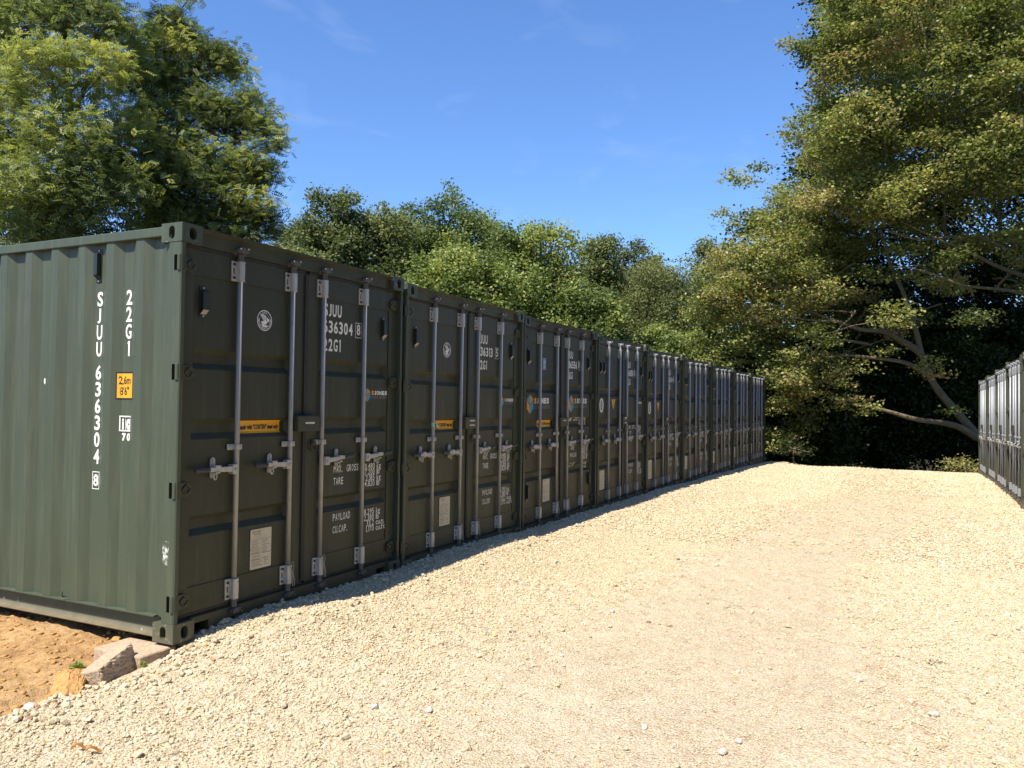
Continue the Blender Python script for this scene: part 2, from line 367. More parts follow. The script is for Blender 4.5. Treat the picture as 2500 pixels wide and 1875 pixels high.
def grid_obj(name, xs, ys, zf, mat, jitter=0):
    X, Y = np.meshgrid(xs, ys, indexing='ij'); Z = zf(X, Y)
    if jitter:
        rs = np.random.RandomState(3); Z = Z+rs.normal(0, 1, Z.shape)*jitter
    V = np.stack([X, Y, Z], -1).reshape(-1, 3); nx, ny = len(xs), len(ys)
    i = np.arange(nx-1)[:, None]*ny+np.arange(ny-1)[None]
    F = np.stack([i, i+ny, i+ny+1, i+1], -1).reshape(-1, 4)
    return np_mesh(name, V, F, mat, smooth=True)
def np_mesh(name, V, F, mat, parent=None, smooth=False, tint=None):
    me = bpy.data.meshes.new(name); k = F.shape[1]
    me.vertices.add(len(V)); me.vertices.foreach_set('co', V.astype(np.float32).ravel())
    me.loops.add(F.size); me.loops.foreach_set('vertex_index', F.astype(np.int32).ravel())
    me.polygons.add(len(F)); me.polygons.foreach_set('loop_start', np.arange(0, F.size, k, dtype=np.int32))
    if smooth: me.polygons.foreach_set('use_smooth', np.ones(len(F), bool))
    if tint is not None:
        a = me.attributes.new('tint', 'FLOAT', 'FACE'); a.data.foreach_set('value', tint.astype(np.float32))
    me.materials.append(mat); me.update(calc_edges=True); me.validate()
    o = bpy.data.objects.new(name, me); COL.objects.link(o)
    if parent is not None: o.parent = parent
    return o
def lin(a, b, st): return np.arange(a, b, st)
gx = np.concatenate([[-900,-300,-120,-60,-30,-16,-10,-6,-4], lin(-3, 1.5, .03), lin(1.5, 26, .5), [27,29,32,36,42,50,70,120,300,900]])
gy = np.concatenate([[-900,-300,-120,-60,-30,-16,-12,-10,-9,-8,-7,-6,-5,-4,-3,-2,-1,-.5], lin(-.2, 3.2, .03), [3.6,4.2,5,6,7,9,12,16,24,40,80,200,900]])
g = grid_obj('ground', gx, gy, dz, M_ground, .004); g['kind'] = 'structure'
ax = np.concatenate([lin(-4.5, 6, .05), lin(6, 14, .1), lin(14, 27, .2)])
ay = np.concatenate([lin(-9.2, -6, .2), lin(-6, .0, .05), [.0, .03, .10, .13]])
def gz2(X, Y):
    z = gz(X, Y)
    left = (X < .05)
    d = np.clip((Y+.03+.05*np.sin(X*6))/.06, 0, 1)
    z = np.where(left, z-d*.14, z)
    return np.where(Y > .11, z-.12-.2*left, z-.05*left*(Y > .06))
gr = grid_obj('gravel_yard', ax, ay, gz2, M_gravel, .0025); gr['kind'] = 'structure'

# stones: one uncountable layer, instanced through geometry nodes
def stone_meshes(n, seed):
    import bmesh
    obs = []
    for k in range(n):
        bm = bmesh.new(); bmesh.ops.create_icosphere(bm, subdivisions=1, radius=.5)
        r = random.Random(seed*50+k)
        sx, sy, sz = r.uniform(.8, 1.25), r.uniform(.6, 1.0), r.uniform(.42, .8)
        planes = [(Vector((r.gauss(0,1), r.gauss(0,1), r.gauss(0,1))).normalized(), r.uniform(.28, .42)) for _ in range(9)]
        for v in bm.verts:
            c = v.co.copy()
            for pn, d in planes:
                q = c.dot(pn)
                if q > d: c -= pn*(q-d)
            c *= r.uniform(.94, 1.06); v.co = Vector((c.x*sx, c.y*sy, c.z*sz))
        me = bpy.data.meshes.new('stone'); bm.to_mesh(me); bm.free(); me.materials.append(M_stone)
        obs.append(bpy.data.objects.new('gravel_chip', me))
    return obs
chips = bpy.data.collections.new('chips')
for o in stone_meshes(8, 1): chips.objects.link(o)
def coarse(x, y):
    c = -3.0-.02*x+.35*np.sin(x*.35)                      # centre of the compacted track
    wdt = 1.15+.25*np.sin(x*.7+1)
    d = np.abs(y-c)/wdt
    return np.clip((d-.55)/.8, 0, 1)
def scatter(seed):
    rs = np.random.RandomState(seed); P = []; Sc = []
    def layer(x0, x1, y0, y1, dens, s0, s1, keep, emb):
        n = int((x1-x0)*(y1-y0)*dens); x = rs.uniform(x0, x1, n); y = rs.uniform(y0, y1, n)
        k = rs.rand(n) < keep(x, y); x, y = x[k], y[k]
        s = s0*(s1/s0)**(rs.rand(len(x))**1.6)
        ok = (y < -.02+.05*np.sin(x*6)*(x < 0)) | (x > 0); ok &= ~((x > 0) & (x < .17) & (y > -.02)); ok &= (y < .05)
        x, y, s = x[ok], y[ok], s[ok]
        P.append(np.stack([x, y, gz(x, y)+s*emb], 1)); Sc.append(s)
    cz = coarse
    layer(-2.2, 6, -6.2, .05, 3400, .012, .036, lambda x, y: .03+.97*cz(x, y), .12)
    layer(6, 14, -6.0, .05, 2100, .016, .050, lambda x, y: .10+.90*cz(x, y), .20)
    layer(14, 25.5, -7.5, .05, 1500, .022, .065, lambda x, y: .25+.75*cz(x, y), .24)
    layer(-2.2, 5, -6, .05, 8000, .006, .016, lambda x, y: .55+.45*cz(x, y), .07)
    layer(5, 12, -6, .05, 3200, .009, .020, lambda x, y: .6+.4*cz(x, y), .08)
    layer(12, 24, -6, .05, 1200, .012, .028, lambda x, y: .7+.3*cz(x, y), .10)
    layer(-2.2, 24, -.55, .05, 500, .025, .06, lambda x, y: np.exp(y/.25), .25)
    layer(-2.2, 24, -6.0, .0, 5, .04, .07, lambda x, y: .4+.6*cz(x, y), .2)
    layer(-2.2, .2, -.35, .02, 500, .025, .055, lambda x, y: np.exp(y/.12), .2)
    return np.concatenate(P), np.concatenate(Sc)
P, Sc = scatter(11)
print('stones', len(P))
me = bpy.data.meshes.new('gravel_stones'); me.vertices.add(len(P)); me.vertices.foreach_set('co', P.astype(np.float32).ravel())
a = me.attributes.new('sc', 'FLOAT', 'POINT'); a.data.foreach_set('value', Sc.astype(np.float32))
rs = np.random.RandomState(5); ro = np.stack([rs.uniform(-.5, .5, len(P)), rs.uniform(-.5, .5, len(P)), rs.uniform(0, 6.28, len(P))], 1)
a = me.attributes.new('rot', 'FLOAT_VECTOR', 'POINT'); a.data.foreach_set('vector', ro.astype(np.float32).ravel())
me.materials.append(M_stone)
stones = bpy.data.objects.new('gravel_stones', me); COL.objects.link(stones)
tag(stones, 'loose pale limestone chips covering the yard', 'gravel', kind='stuff')
ng = bpy.data.node_groups.new('stones', 'GeometryNodeTree')
ng.interface.new_socket('Geometry', in_out='INPUT', socket_type='NodeSocketGeometry'); ng.interface.new_socket('Geometry', in_out='OUTPUT', socket_type='NodeSocketGeometry')
gi = ng.nodes.new('NodeGroupInput'); go = ng.nodes.new('NodeGroupOutput'); ci = ng.nodes.new('GeometryNodeCollectionInfo'); ip = ng.nodes.new('GeometryNodeInstanceOnPoints')
ci.inputs[0].default_value = chips; ci.inputs['Separate Children'].default_value = True
ip.inputs['Pick Instance'].default_value = True
ns = ng.nodes.new('GeometryNodeInputNamedAttribute'); ns.data_type = 'FLOAT'; ns.inputs['Name'].default_value = 'sc'
nr = ng.nodes.new('GeometryNodeInputNamedAttribute'); nr.data_type = 'FLOAT_VECTOR'; nr.inputs['Name'].default_value = 'rot'
ng.links.new(gi.outputs[0], ip.inputs['Points']); ng.links.new(ci.outputs[0], ip.inputs['Instance'])
ng.links.new(nr.outputs[0], ip.inputs['Rotation']); ng.links.new(ns.outputs[0], ip.inputs['Scale']); ng.links.new(ip.outputs[0], go.inputs[0])
md = stones.modifiers.new('stones', 'NODES'); md.node_group = ng

# ------------------------------------------------------------------ containers
W, LN, H = 2.438, 6.058, 2.591
YD, YF, YR = .060, .052, .096            # door panel, door frame, bottom of pressed recess
REC = [(1.69, 1.82), (1.24, 1.373), (.63, .757)]
def hole_plate(mb, o, u, v, n, wd, ht, hw, hh, dep, seg=10, hx=0, m=0):
    """plate wd x ht at o (corner) spanned by u,v with an oblong hole; n = outward normal"""
    o, u, v, n = map(Vector, (o, u, v, n)); c = o+u*(wd/2+hx)+v*(ht/2)
    N = seg*4; inner = []; outer = []
    for k in range(N):
        a = 2*math.pi*(k+.5)/N; ca, sa = math.cos(a), math.sin(a)
        r = min(hw, hh)/2
        px = ca*r+(math.copysign(hw/2-r, ca)); py = sa*r+(math.copysign(hh/2-r, sa))
        inner.append(c+u*px+v*py)
        t = min((wd/2-(hx if ca > 0 else -hx))/max(abs(ca), 1e-6), (ht/2)/max(abs(sa), 1e-6))
        outer.append(c+u*ca*t+v*sa*t)
    # corners
    cr = [o, o+u*wd, o+u*wd+v*ht, o+v*ht]
    back = [p-n*dep for p in inner]
    vs = outer+inner+back; fs = []
    for k in range(N):
        j = (k+1) % N
        fs += [(k, j, N+j, N+k), (N+k, N+j, 2*N+j, 2*N+k)]
    fs.append(tuple(range(2*N, 3*N)))
    mb.add(vs, fs[:-1], m); mb.add(back, [tuple(range(N))], 1 if m == 0 else m)
    # corner triangles
    for q in cr:
        ks = sorted(range(N), key=lambda k: (outer[k]-q).length)[:2]
        mb.add([q, outer[ks[0]], outer[ks[1]]], [(0, 1, 2)], m)
def casting(parent, x, y, top, sx, sy):
    """corner casting; (x,y) outer corner, sx,sy = +-1 direction inward"""
    mb = MB(); z0 = H-.118 if top else 0; z1 = z0+.118; wx, wy = .162, .178
    xo, xi = x, x+sx*wx; yo, yi = y, y+sy*wy
    X0, X1 = min(xo, xi), max(xo, xi); Y0, Y1 = min(yo, yi), max(yo, yi)
    hole_plate(mb, (X0, yo, z0), (1,0,0), (0,0,1), (0, -sy, 0), wx, .118, .055, .078, .05, hx=.006)
    hole_plate(mb, (xo, Y0, z0), (0,1,0), (0,0,1), (-sx, 0, 0), wy, .118, .050, .082, .05)
    if top: hole_plate(mb, (X0, Y0, z1), (1,0,0), (0,1,0), (0,0,1), wx, wy, .065, .11, .03)
    else: mb.add([(X0,Y0,z1),(X1,Y0,z1),(X1,Y1,z1),(X0,Y1,z1)], [(0,1,2,3)])
    mb.add([(X0,Y0,z0 if top else z0),(X1,Y0,z0),(X1,Y1,z0),(X0,Y1,z0)], [(0,1,2,3)])
    mb.add([(xi,Y0,z0),(xi,Y1,z0),(xi,Y1,z1),(xi,Y0,z1)], [(0,1,2,3)])
    mb.add([(X0,yi,z0),(X1,yi,z0),(X1,yi,z1),(X0,yi,z1)], [(0,1,2,3)])
    # rolled outer edge
    mb.tube([(xo+sx*.004, yo+sy*.004, z0+.004), (xo+sx*.004, yo+sy*.004, z1-.004)], .0055, 8)
    return mb.build('corner_casting', [M_casting, M_dark], parent)
def corr_panel(parent, xo, sgn):
    """corrugated side wall at outer plane xo, sgn = direction to inside"""
    ys = []; y = .105; c = .245; pts = [(y, .010)]
    while c < LN-.2:
        for dy, d in ((-.105, .012), (-.040, .048), (.040, .048), (.105, .012)):
            if c+dy > .15 and c+dy < LN-.12: pts.append((c+dy, d))
        c += .279
    pts.append((LN-.105, .010))
    n = len(pts); zz = [.150, .165, 2.522]
    vs = [(xo+sgn*d, yy, z) for z in zz for yy, d in pts]
    fs = [(k*n+i, k*n+i+1, (k+1)*n+i+1, (k+1)*n+i) for k in range(2) for i in range(n-1)]
    mb = MB(); mb.add(vs, fs)
    return mb.build('side_panel', M_paint, parent)
def side_depth(y):
    c = .245+.279*round((y-.245)/.279); d = abs(y-c)
    return .048 if d < .04 else (.012 if d > .105 else .048-(d-.04)/.065*.036)
def door_panel(parent, x0, x1, px0, px1):
    mb = MB(); z0, z1 = .150, 2.452
    # frame (proud) around the pressed panel
    pz0, pz1 = .311, 2.287
    mb.box(x0, px0, YF, YF+.05, z0, z1); mb.box(px1, x1, YF, YF+.05, z0, z1)
    mb.box(px0, px1, YF+.0005, YF+.05, pz1, z1-.0005); mb.box(px0, px1, YF+.0005, YF+.05, z0+.0005, pz0)
    # panel strips and recesses
    e = .018; zs = sorted(REC); prev = pz0
    for a, b in zs:
        mb.rect(px0, px1, prev, a, YD)
        o = [(px0+.002, YD, a), (px1-.002, YD, a), (px1-.002, YD, b), (px0+.002, YD, b)]
        i = [(px0+e, YR, a+.040), (px1-e-.012, YR, a+.040), (px1-e-.012, YR, b-.030), (px0+e, YR, b-.030)]
        mb.add(o+i, [(4,5,6,7), (0,1,5,4), (1,2,6,5), (2,3,7,6), (3,0,4,7)])
        mb.rect(px0, px0+.002, a, b, YD); mb.rect(px1-.002, px1, a, b, YD)
        prev = b
    mb.rect(px0, px1, prev, pz1, YD)
    mb.rect(x0, x1, z0, z1, YR+.02)
    return mb
def arc(cx, cz, r, a0, a1, n, y): return [(cx+r*math.cos(math.radians(a0+(a1-a0)*k/n)), y, cz+r*math.sin(math.radians(a0+(a1-a0)*k/n))) for k in range(n+1)]

def build_door(T, left, style, dmat):
    sg = 1 if left else -1
    def X(x): return x if left else W-x                 # x measured from the hinge side
    def xs(a, b): return (min(X(a), X(b)), max(X(a), X(b)))
    x0, x1 = xs(.072, 1.199)
    p0, p1 = xs(.150, 1.066)
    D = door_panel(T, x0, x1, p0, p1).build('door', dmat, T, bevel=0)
    kids = []
    # gasket round the door edge
    gk = MB()
    a, b = xs(1.199, 1.2185); gk.box(a, b, YF+.004, YF+.03, .148, 2.456)
    gk.box(x0, x1, YF-.004, YF+.03, .136, .150); gk.box(x0, x1, YF-.006, YF+.03, 2.4525, 2.470)
    a, b = xs(.048, .072); gk.box(a, b, YF+.058, YF+.07, .150, 2.452)  # black strip behind the hinge-side gap stands in for its deep shade
    if left: gk.box(1.190, 1.224, YF-.012, YF-.0005, .16, 2.44)
    kids.append(gk.build('gasket', M_gasket, D))
    # hinges
    for z in (2.343, 1.665, .935, .240):
        h = MB()
        a, b = xs(.012, .150)
        # blade: tapered plate with raised rib
        pr = [(X(.030), z-.045), (X(.105), z-.045), (X(.148), z-.028), (X(.148), z+.028), (X(.105), z+.045), (X(.030), z+.045)]
        h.prism(pr, 1, YF-.020, YF-.0005)
        h.tube([(X(.140), YF-.022, z+.0), (X(.105), YF-.024, z+.030), (X(.070), YF-.024, z)], .006, 5)
        h.tube([(X(.140), YF-.022, z-.0), (X(.105), YF-.024, z-.030), (X(.070), YF-.024, z)], .006, 5)
        h.box(*xs(.040, .072), YF-.018, YF+.02, z-.040, z+.040); h.tube([(X(.020), .020, z-.052), (X(.020), .020, z+.052)], .018, 12)
        h.box(*xs(.020, .045), .004, YF-.004, z-.046, z+.046)
        kids.append(h.build('hinge', M_hinge, D, bevel=.002))
    # locking rods
    for i, rx in enumerate((.522, 1.043)):
        x = X(rx); yr = .032
        r = MB(); r.tube([(x, yr, .135), (x, yr, 2.465)], .0172, 16)
        kids.append(r.build('locking_rod', M_rod if style == 'A' else M_rodB, D, smooth=True))
        for zc, top in ((2.359, True), (.238, False)):
            b = MB(); rr = .024; hh = .067
            if style == 'B' and top:
                b.tube([(x, yr, zc-hh), (x, yr, zc-hh+.02), (x, yr, zc+.05), (x, yr, zc+.085)], [.020, .023, .030, .024], 16)
            else:
                b.prism([(x-rr, yr-.018), (x-rr+.008, yr-.026), (x+rr-.008, yr-.026), (x+rr, yr-.018), (x+rr, YF-.001), (x-rr, YF-.001)], 2, zc-hh, zc+hh)
            b.box(x-.068, x-rr+.002, YF-.012, YF-.001, zc-hh, zc+hh)
            for bz in (-.045, .045):
                b.tube([(x-.050, YF-.013, zc+bz), (x-.050, YF-.021, zc+bz)], .009, 8, 1)
                b.tube([(x+rr*.7, yr-.027, zc+bz), (x+rr*.7, yr-.031, zc+bz)], .005, 6, 1)
            b.box(x-.056, x-.046, YF-.0135, YF-.0115, zc-.02, zc+.02, 1)
            kids.append(b.build('rod_bracket', [M_hw if style == 'A' else M_hwB, M_bolt], D, bevel=.003))
            # cam and keeper at the rod end
            c = MB(); ze = 2.500 if top else .098; s = 1 if top else -1
            c.tube([(x, yr, zc+s*hh), (x, yr, ze-s*.02)], .0225 if style == 'A' else .019, 14)
            c.tube([(x, yr, zc+s*hh*.98), (x, yr, zc+s*(hh+.012))], .027, 14)
            yh = .004 if (style == 'A' and top) else .02
            c.box(x-.020, x+.020, yr-.034, yr+.010, ze-.018, ze+.018)
            c.prism([(x-.045, yr-.010), (x-.040, yr-.030), (x-.012, yr-.034), (x-.008, yr-.012)], 2, ze-.016, ze+.010)
            c.prism([(x+.008, yr-.012), (x+.014, yr-.036), (x+.042, yr-.032), (x+.048, yr-.008)], 2, ze-.012, ze+.016)
            c.tube([(x-.034, yr-.032, ze+.004*s), (x-.034, yr-.046, ze+.004*s)], .010, 8); c.tube([(x+.036, yr-.032, ze+.012*s), (x+.036, yr-.044, ze+.012*s)], .008, 8)
            c.box(x-.05, x+.05, yr+.006, .056, ze-.03, ze+.022)
            kids.append(c.build('rod_cam', M_hwB if (style == 'B' and top) else M_cam, D, bevel=.002))
        # mid guide
        gb = MB(); gb.box(x-.024, x+.024, yr-.024, YF-.001, 1.165, 1.200); gb.box(x-.072, x-.022, YF-.010, YF-.001, 1.163, 1.202)
        gb.tube([(x-.052, YF-.010, 1.183), (x-.052, YF-.018, 1.183)], .010, 8); gb.tube([(x+.012, yr-.025, 1.183), (x+.012, yr-.03, 1.183)], .007, 8)
        kids.append(gb.build('rod_guide', M_hw if style == 'A' else M_hwB, D, bevel=.002))
        # handle, hub, keeper
        zh = 1.037; d = -1 if left else 1; lift = .012 if left else .03
        hb = MB(); hb.box(min(x+d*.014, x+d*.062), max(x+d*.014, x+d*.062), yr-.034, yr+.012, zh-.032, zh+.032)
        hb.tube([(x+d*.036, yr-.035, zh), (x+d*.036, yr-.043, zh)], .010, 8)
        hb.prism([(x+d*.05, zh-.017), (x+d*.05, zh+.020), (x+d*.26, zh+.014+lift*.6), (x+d*.26, zh-.012+lift*.6)], 1, yr-.030, yr-.019)
        g0, g1 = x+d*.258, x+d*.375
        kids.append(hb.build('handle', M_hw, D, bevel=.002))
        gp = MB(); gp.tube([(g0, yr-.0245, zh+.001+lift*.6), (g0+d*.03, yr-.0245, zh+.001+lift*.7), (g1-d*.01, yr-.0245, zh+lift), (g1, yr-.0245, zh+lift)], [.0165, .0175, .0175, .012], 10)
        kids.append(gp.build('handle_grip', M_grip, D))
        kx = x+d*.195; kz = zh+.012; k = MB()
        k.prism([(kx-.013, kz-.062), (kx-.020, kz-.052), (kx-.020, kz+.058), (kx-.010, kz+.072), (kx+.010, kz+.072), (kx+.020, kz+.058), (kx+.020, kz-.052), (kx+.013, kz-.062)], 1, YF-.010, YF-.0005)
        k.box(kx-.022, kx+.022, yr-.042, YF-.006, kz+.006, kz+.022); k.box(kx-.018, kx+.018, yr-.040, YF-.006, kz-.030, kz-.020)
        k.tube([(kx-.006, yr-.012, kz-.070), (kx-.014, yr-.012, kz-.052), (kx-.012, yr-.012, kz-.036), (kx+.012, yr-.012, kz-.036), (kx+.014, yr-.012, kz-.052), (kx+.006, yr-.012, kz-.070), (kx-.006, yr-.012, kz-.070)], .006, 6)
        k.tube([(kx, YF-.010, kz+.052), (kx, YF-.018, kz+.052)], .012, 10)
        kids.append(k.build('handle_keeper', M_hw, D, bevel=.002))
    # ventilator
    def vent(x, z0, z1):
        v = MB(); v.box(x-.030, x+.030, YD-.006, YD-.0006, z0-.022, z1+.022)
        v.prism([(YD-.006, z1), (YD-.034, z1-.012), (YD-.034, z0+.028), (YD-.006, z0)], 0, x-.024, x+.024)
        v.add([(x-.023, YD-.0352, z0+.026), (x+.023, YD-.0352, z0+.026), (x+.023, YD-.0072, z0-.002), (x-.023, YD-.0072, z0-.002)], [(0, 1, 2, 3)], 2)
        v.tube([(x, YD-.006, z0-.012), (x, YD-.011, z0-.012)], .007, 8, 1); v.tube([(x, YD-.006, z1+.012), (x, YD-.011, z1+.012)], .007, 8, 1)
        return v.build('vent', [M_vent, M_hw, M_grille], D)
    kids.append(vent(X(.228), 2.045, 2.200))
    if style == 'B' and left: kids.append(vent(X(.36), 2.045, 2.200))
    if not left:
        lr = MB(); cx, cz = 1.305, 1.150
        lr.tube(arc(cx, cz, .030, 0, 360, 18, YF-.020), .007, 8); lr.box(cx-.014, cx+.014, YF-.022, YF-.001, cz+.024, cz+.052)
        kids.append(lr.build('lashing_ring', M_hinge, D))
        lb = MB(); lb.prism([(1.270, -.010), (1.270, .0), (1.268, -.012), (1.385, -.012)][:0] or [(YF-.001, 1.272), (-.012, 1.272), (-.012, 1.378), (-.004, 1.387), (YF-.001, 1.387)], 0, 1.075, 1.315)
        kids.append(lb.build('lock_box', M_hinge, D, bevel=.003))
    reg(D, *kids)
    return D

def build_container(style, dmat):
    T = empty('shipping_container')
    K = []
    K += [casting(T, 0, 0, tp, 1, 1) for tp in (True, False)]+[casting(T, W, 0, tp, -1, 1) for tp in (True, False)]
    K += [casting(T, 0, LN, tp, 1, -1) for tp in (True, False)]+[casting(T, W, LN, tp, -1, -1) for tp in (True, False)]
    for xo, s in ((0, 1), (W, -1)):
        # J-section door post with black plates painted in for shaded hinge slots, and plain rear post
        p = MB(); a = xo+s*.003
        pr = [(a, .012), (a+s*.006, .005), (xo+s*.036, .005), (xo+s*.036, .060), (xo+s*.05, .075), (xo+s*.05, .110), (a, .110)]
        p.prism(pr, 2, .118, H-.118)
        for z in (2.343, 1.665, .935, .240):
            p.box(min(xo+s*.001, xo+s*.004), max(xo+s*.001, xo+s*.004), .036, .064, z-.048, z+.048, 1)
            p.tube([(xo+s*.004, .064+.002, z-.05), (xo+s*.002, .066, z+.05)], .003, 6, 0)
            p.tube([(xo+s*.006, .022, z-.050), (xo+s*.006, .022, z+.050)], .014, 12, 0)
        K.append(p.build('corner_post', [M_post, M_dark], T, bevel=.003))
        q = MB(); q.box(min(xo+s*.003, xo+s*.06), max(xo+s*.003, xo+s*.06), LN-.11, LN-.006, .118, H-.118)
        K.append(q.build('corner_post', M_paint, T, bevel=.003))
        t = MB(); t.box(min(xo+s*.002, xo+s*.062), max(xo+s*.002, xo+s*.062), .178, LN-.178, 2.513, 2.574)
        K.append(t.build('top_rail', M_paint, T, bevel=.006))
        # bottom rail: channel, flanges outward
        b = MB(); pr = [(xo+s*.006, .030), (xo+s*.010, .024), (xo+s*.066, .028), (xo+s*.068, .155), (xo+s*.004, .155), (xo+s*.004, .148), (xo+s*.058, .145), (xo+s*.056, .060), (xo+s*.046, .036)]
        b.prism(pr, 1, .178, LN-.178)
        K.append(b.build('bottom_rail', M_rail, T))
        K.append(corr_panel(T, xo, s))
    r = MB(); n = 40; ys = [.18+(LN-.36)*k/(4*n) for k in range(4*n+1)]
    vs = []; 
    for k, yy in enumerate(ys):
        z = 2.568+(.012 if k % 4 in (1, 2) else 0); vs += [(.06, yy, z), (W-.06, yy, z)]
    r.add(vs, [(2*k, 2*k+1, 2*k+3, 2*k+2) for k in range(4*n)]); K.append(r.build('roof', M_paint, T))
    f = MB(); f.box(.062, W-.062, .10, LN-.06, .145, .165); [f.box(.062, W-.062, yy, yy+.045, .035, .144) for yy in np.arange(.5, LN-.3, .3)]
    K.append(f.build('floor', M_floor, T))
    e = MB(); e.box(.06, W-.06, LN-.05, LN-.02, .12, H-.05); K.append(e.build('end_wall', M_paint, T))
    h = MB()
    if style == 'A':
        h.prism([(.004, 2.583), (.0035, 2.572), (.034, 2.556), (.040, 2.474), (.075, 2.472), (.18, 2.50), (.18, 2.586)], 0, .162, W-.162)
    else:
        h.prism([(.052, 2.577), (.050, 2.474), (.090, 2.472), (.18, 2.50), (.18, 2.580)], 0, .162, W-.162)
    h.box(.036, .162, .060 if style == 'B' else .045, .17, 2.472, 2.4745); h.box(W-.162, W-.036, .060 if style == 'B' else .045, .17, 2.472, 2.4745)
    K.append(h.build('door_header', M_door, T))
    s = MB(); s.prism([(.030, .122), (.026, .0), (.06, .0), (.06, .132)], 0, .305, W-.305)
    s.prism([(.030, .122), (.028, .085), (.06, .085), (.06, .132)], 0, .162, .3049); s.prism([(.030, .122), (.028, .085), (.06, .085), (.06, .132)], 0, W-.3049, W-.162)
    s.box(.162, .30, .15, .16, 0, .085, 1); s.box(W-.30, W-.162, .15, .16, 0, .085, 1)
    s.box(.04, W-.04, .061, .10, .1215, .137); s.box(.3051, W-.3051, .061, .10, .01, .120)
    K.append(s.build('door_sill', [paint('green_sill_paint', (.040, .037, .022), dust=.35), M_dark], T))
    K += [build_door(T, True, style, dmat), build_door(T, False, style, dmat)]
    reg(T, *K)
    return T, K[-2], K[-1]

# ---- writing and stickers (each container carries its own)
EPS = .0016
def surf(z):                            # depth of the pressed door at height z
    for a, b in REC:
        if a < z < b:
            if z < a+.040: return YD+(z-a)/.040*(YR-YD)
            if z > b-.030: return YD+(b-z)/.030*(YR-YD)
            return YR
    return YD
def drape(mb):
    mb.v = [(x, surf(z)-EPS if y is None else y, z) for x, y, z in mb.v]
def reg_text(D, num, chk, x=1.452, dz=0, mat=M_white):
    m = MB()
    x1 = 1.425
    m.caps('SJUU', x1, 2.160+dz, .098, .049, .014); m.caps(num, x1, 2.030+dz, .098, .049, .014)
    m.caps(chk, x+.393, 2.040+dz, .090, .046, .0); m.caps('22G1', x1, 1.888+dz, .098, .049, .014)
    drape(m)
    bx = [(x+.375, x+.379), (x+.451, x+.455)]
    for a, b in bx: m.rect(a, b, 2.018+dz, 2.142+dz, YD-EPS)
    m.rect(x+.379, x+.451, 2.018+dz, 2.022+dz, YD-EPS); m.rect(x+.379, x+.451, 2.138+dz, 2.142+dz, YD-EPS)
    o = m.build('registration_lettering', mat, D); reg(D, o)
def weight_text(D, dz=0, rows=None, x=1.58, mat=M_white):
    m = MB(); h = .056
    rows = rows or [(.955, 'MAX.', 'GROSS', '30.480', 'kg'), (.907, '', '', '67.200', 'lb'), (.859, 'TARE', '', '2.185', 'kg'), (.811, '', '', '4.820', 'lb'),
                    (.575, 'PAYLOAD', '', '28.295', 'kg'), (.525, '', '', '62.380', 'lb'), (.478, 'CU.CAP.', '', '33.2', 'cu.m.'), (.430, '', '', '1.170', 'cu.ft.')]
    for z, a, b, c, d in rows:
        if a: m.caps(a, x, z-.024+dz, h, .025, .007, bold=.008)
        if b: m.caps(b, x+.165, z-.024+dz, h, .025, .007, bold=.008)
        m.caps(c, x+.545, z-.024+dz, h*.86, .0265, .006, right=True, bold=.005); m.caps(d, x+.575, z-.024+dz, h*.86, .027, .004, bold=.005)
    drape(m); o = m.build('weight_lettering', mat, D); reg(D, o)
def emblem(D, x=.786, z=2.058, r=.073):
    m = MB(); y = YD-EPS
    m.disc(x, z, y, r, 40, 0, r0=r*.92); m.disc(x, z, y, r*.92, 40, 1)
    m.disc(x, z, y-.0006, r*.70, 32, 0, r0=r*.675)
    k = r
    def P(pts, mi): m.poly([(x+a*k, z+b*k) for a, b in pts], y-.0010, mi)
    P([(-.62, .62), (-.05, .55), (.02, .05), (-.12, -.02), (-.3, .12)], 0)
    P([(-.03, .52), (.14, .50), (.18, .0), (.35, -.06), (.3, -.3), (.0, -.45), (-.18, -.2)], 0)
    P([(.22, .40), (.62, .10), (.60, .0), (.3, .0)], 0); P([(.3, -.02), (.66, -.02), (.4, -.16)], 0)
    P([(-.5, -.12), (-.15, -.05), (-.05, -.5), (-.35, -.42)], 0); P([(-.45, -.45), (.45, -.45), (.25, -.62), (-.2, -.63)], 0)
    for q in range(4):
        m.poly([(x+(-.56+.05*q)*k, z+(.52-.12*q)*k), (x-.06*k, z+(.46-.11*q)*k), (x-.06*k, z+(.43-.11*q)*k), (x+(-.54+.05*q)*k, z+(.49-.12*q)*k)], y-.0014, 1)
    def ring(txt, a0, a1, rr, h, up):
        for i, chh in enumerate(txt):
            if chh == ' ': continue
            a = math.radians(a0+(a1-a0)*i/(len(txt)-1)); T = glyphs(chh, .03); s = h/.7
            ang = a-math.pi/2 if up else a+math.pi/2
            cxx, czz = x+rr*math.cos(a), z+rr*math.sin(a)
            vs = []
            for gx_, gz_ in T[0]:
                u, v_ = (gx_-T[2]/2)*s, (gz_-.35)*s
                vs.append((cxx+u*math.cos(ang)-v_*math.sin(ang), y-.0012, czz+u*math.sin(ang)+v_*math.cos(ang)))
            m.add(vs, T[1], 0)
    ring('ABS', 108, 72, r*.80, r*.17, True)
    ring('AMERICAN BUREAU OF SHIPPING', 172, 368, r*.80, r*.13, False)
    o = m.build('round_emblem', [M_white, M_navy], D); reg(D, o)
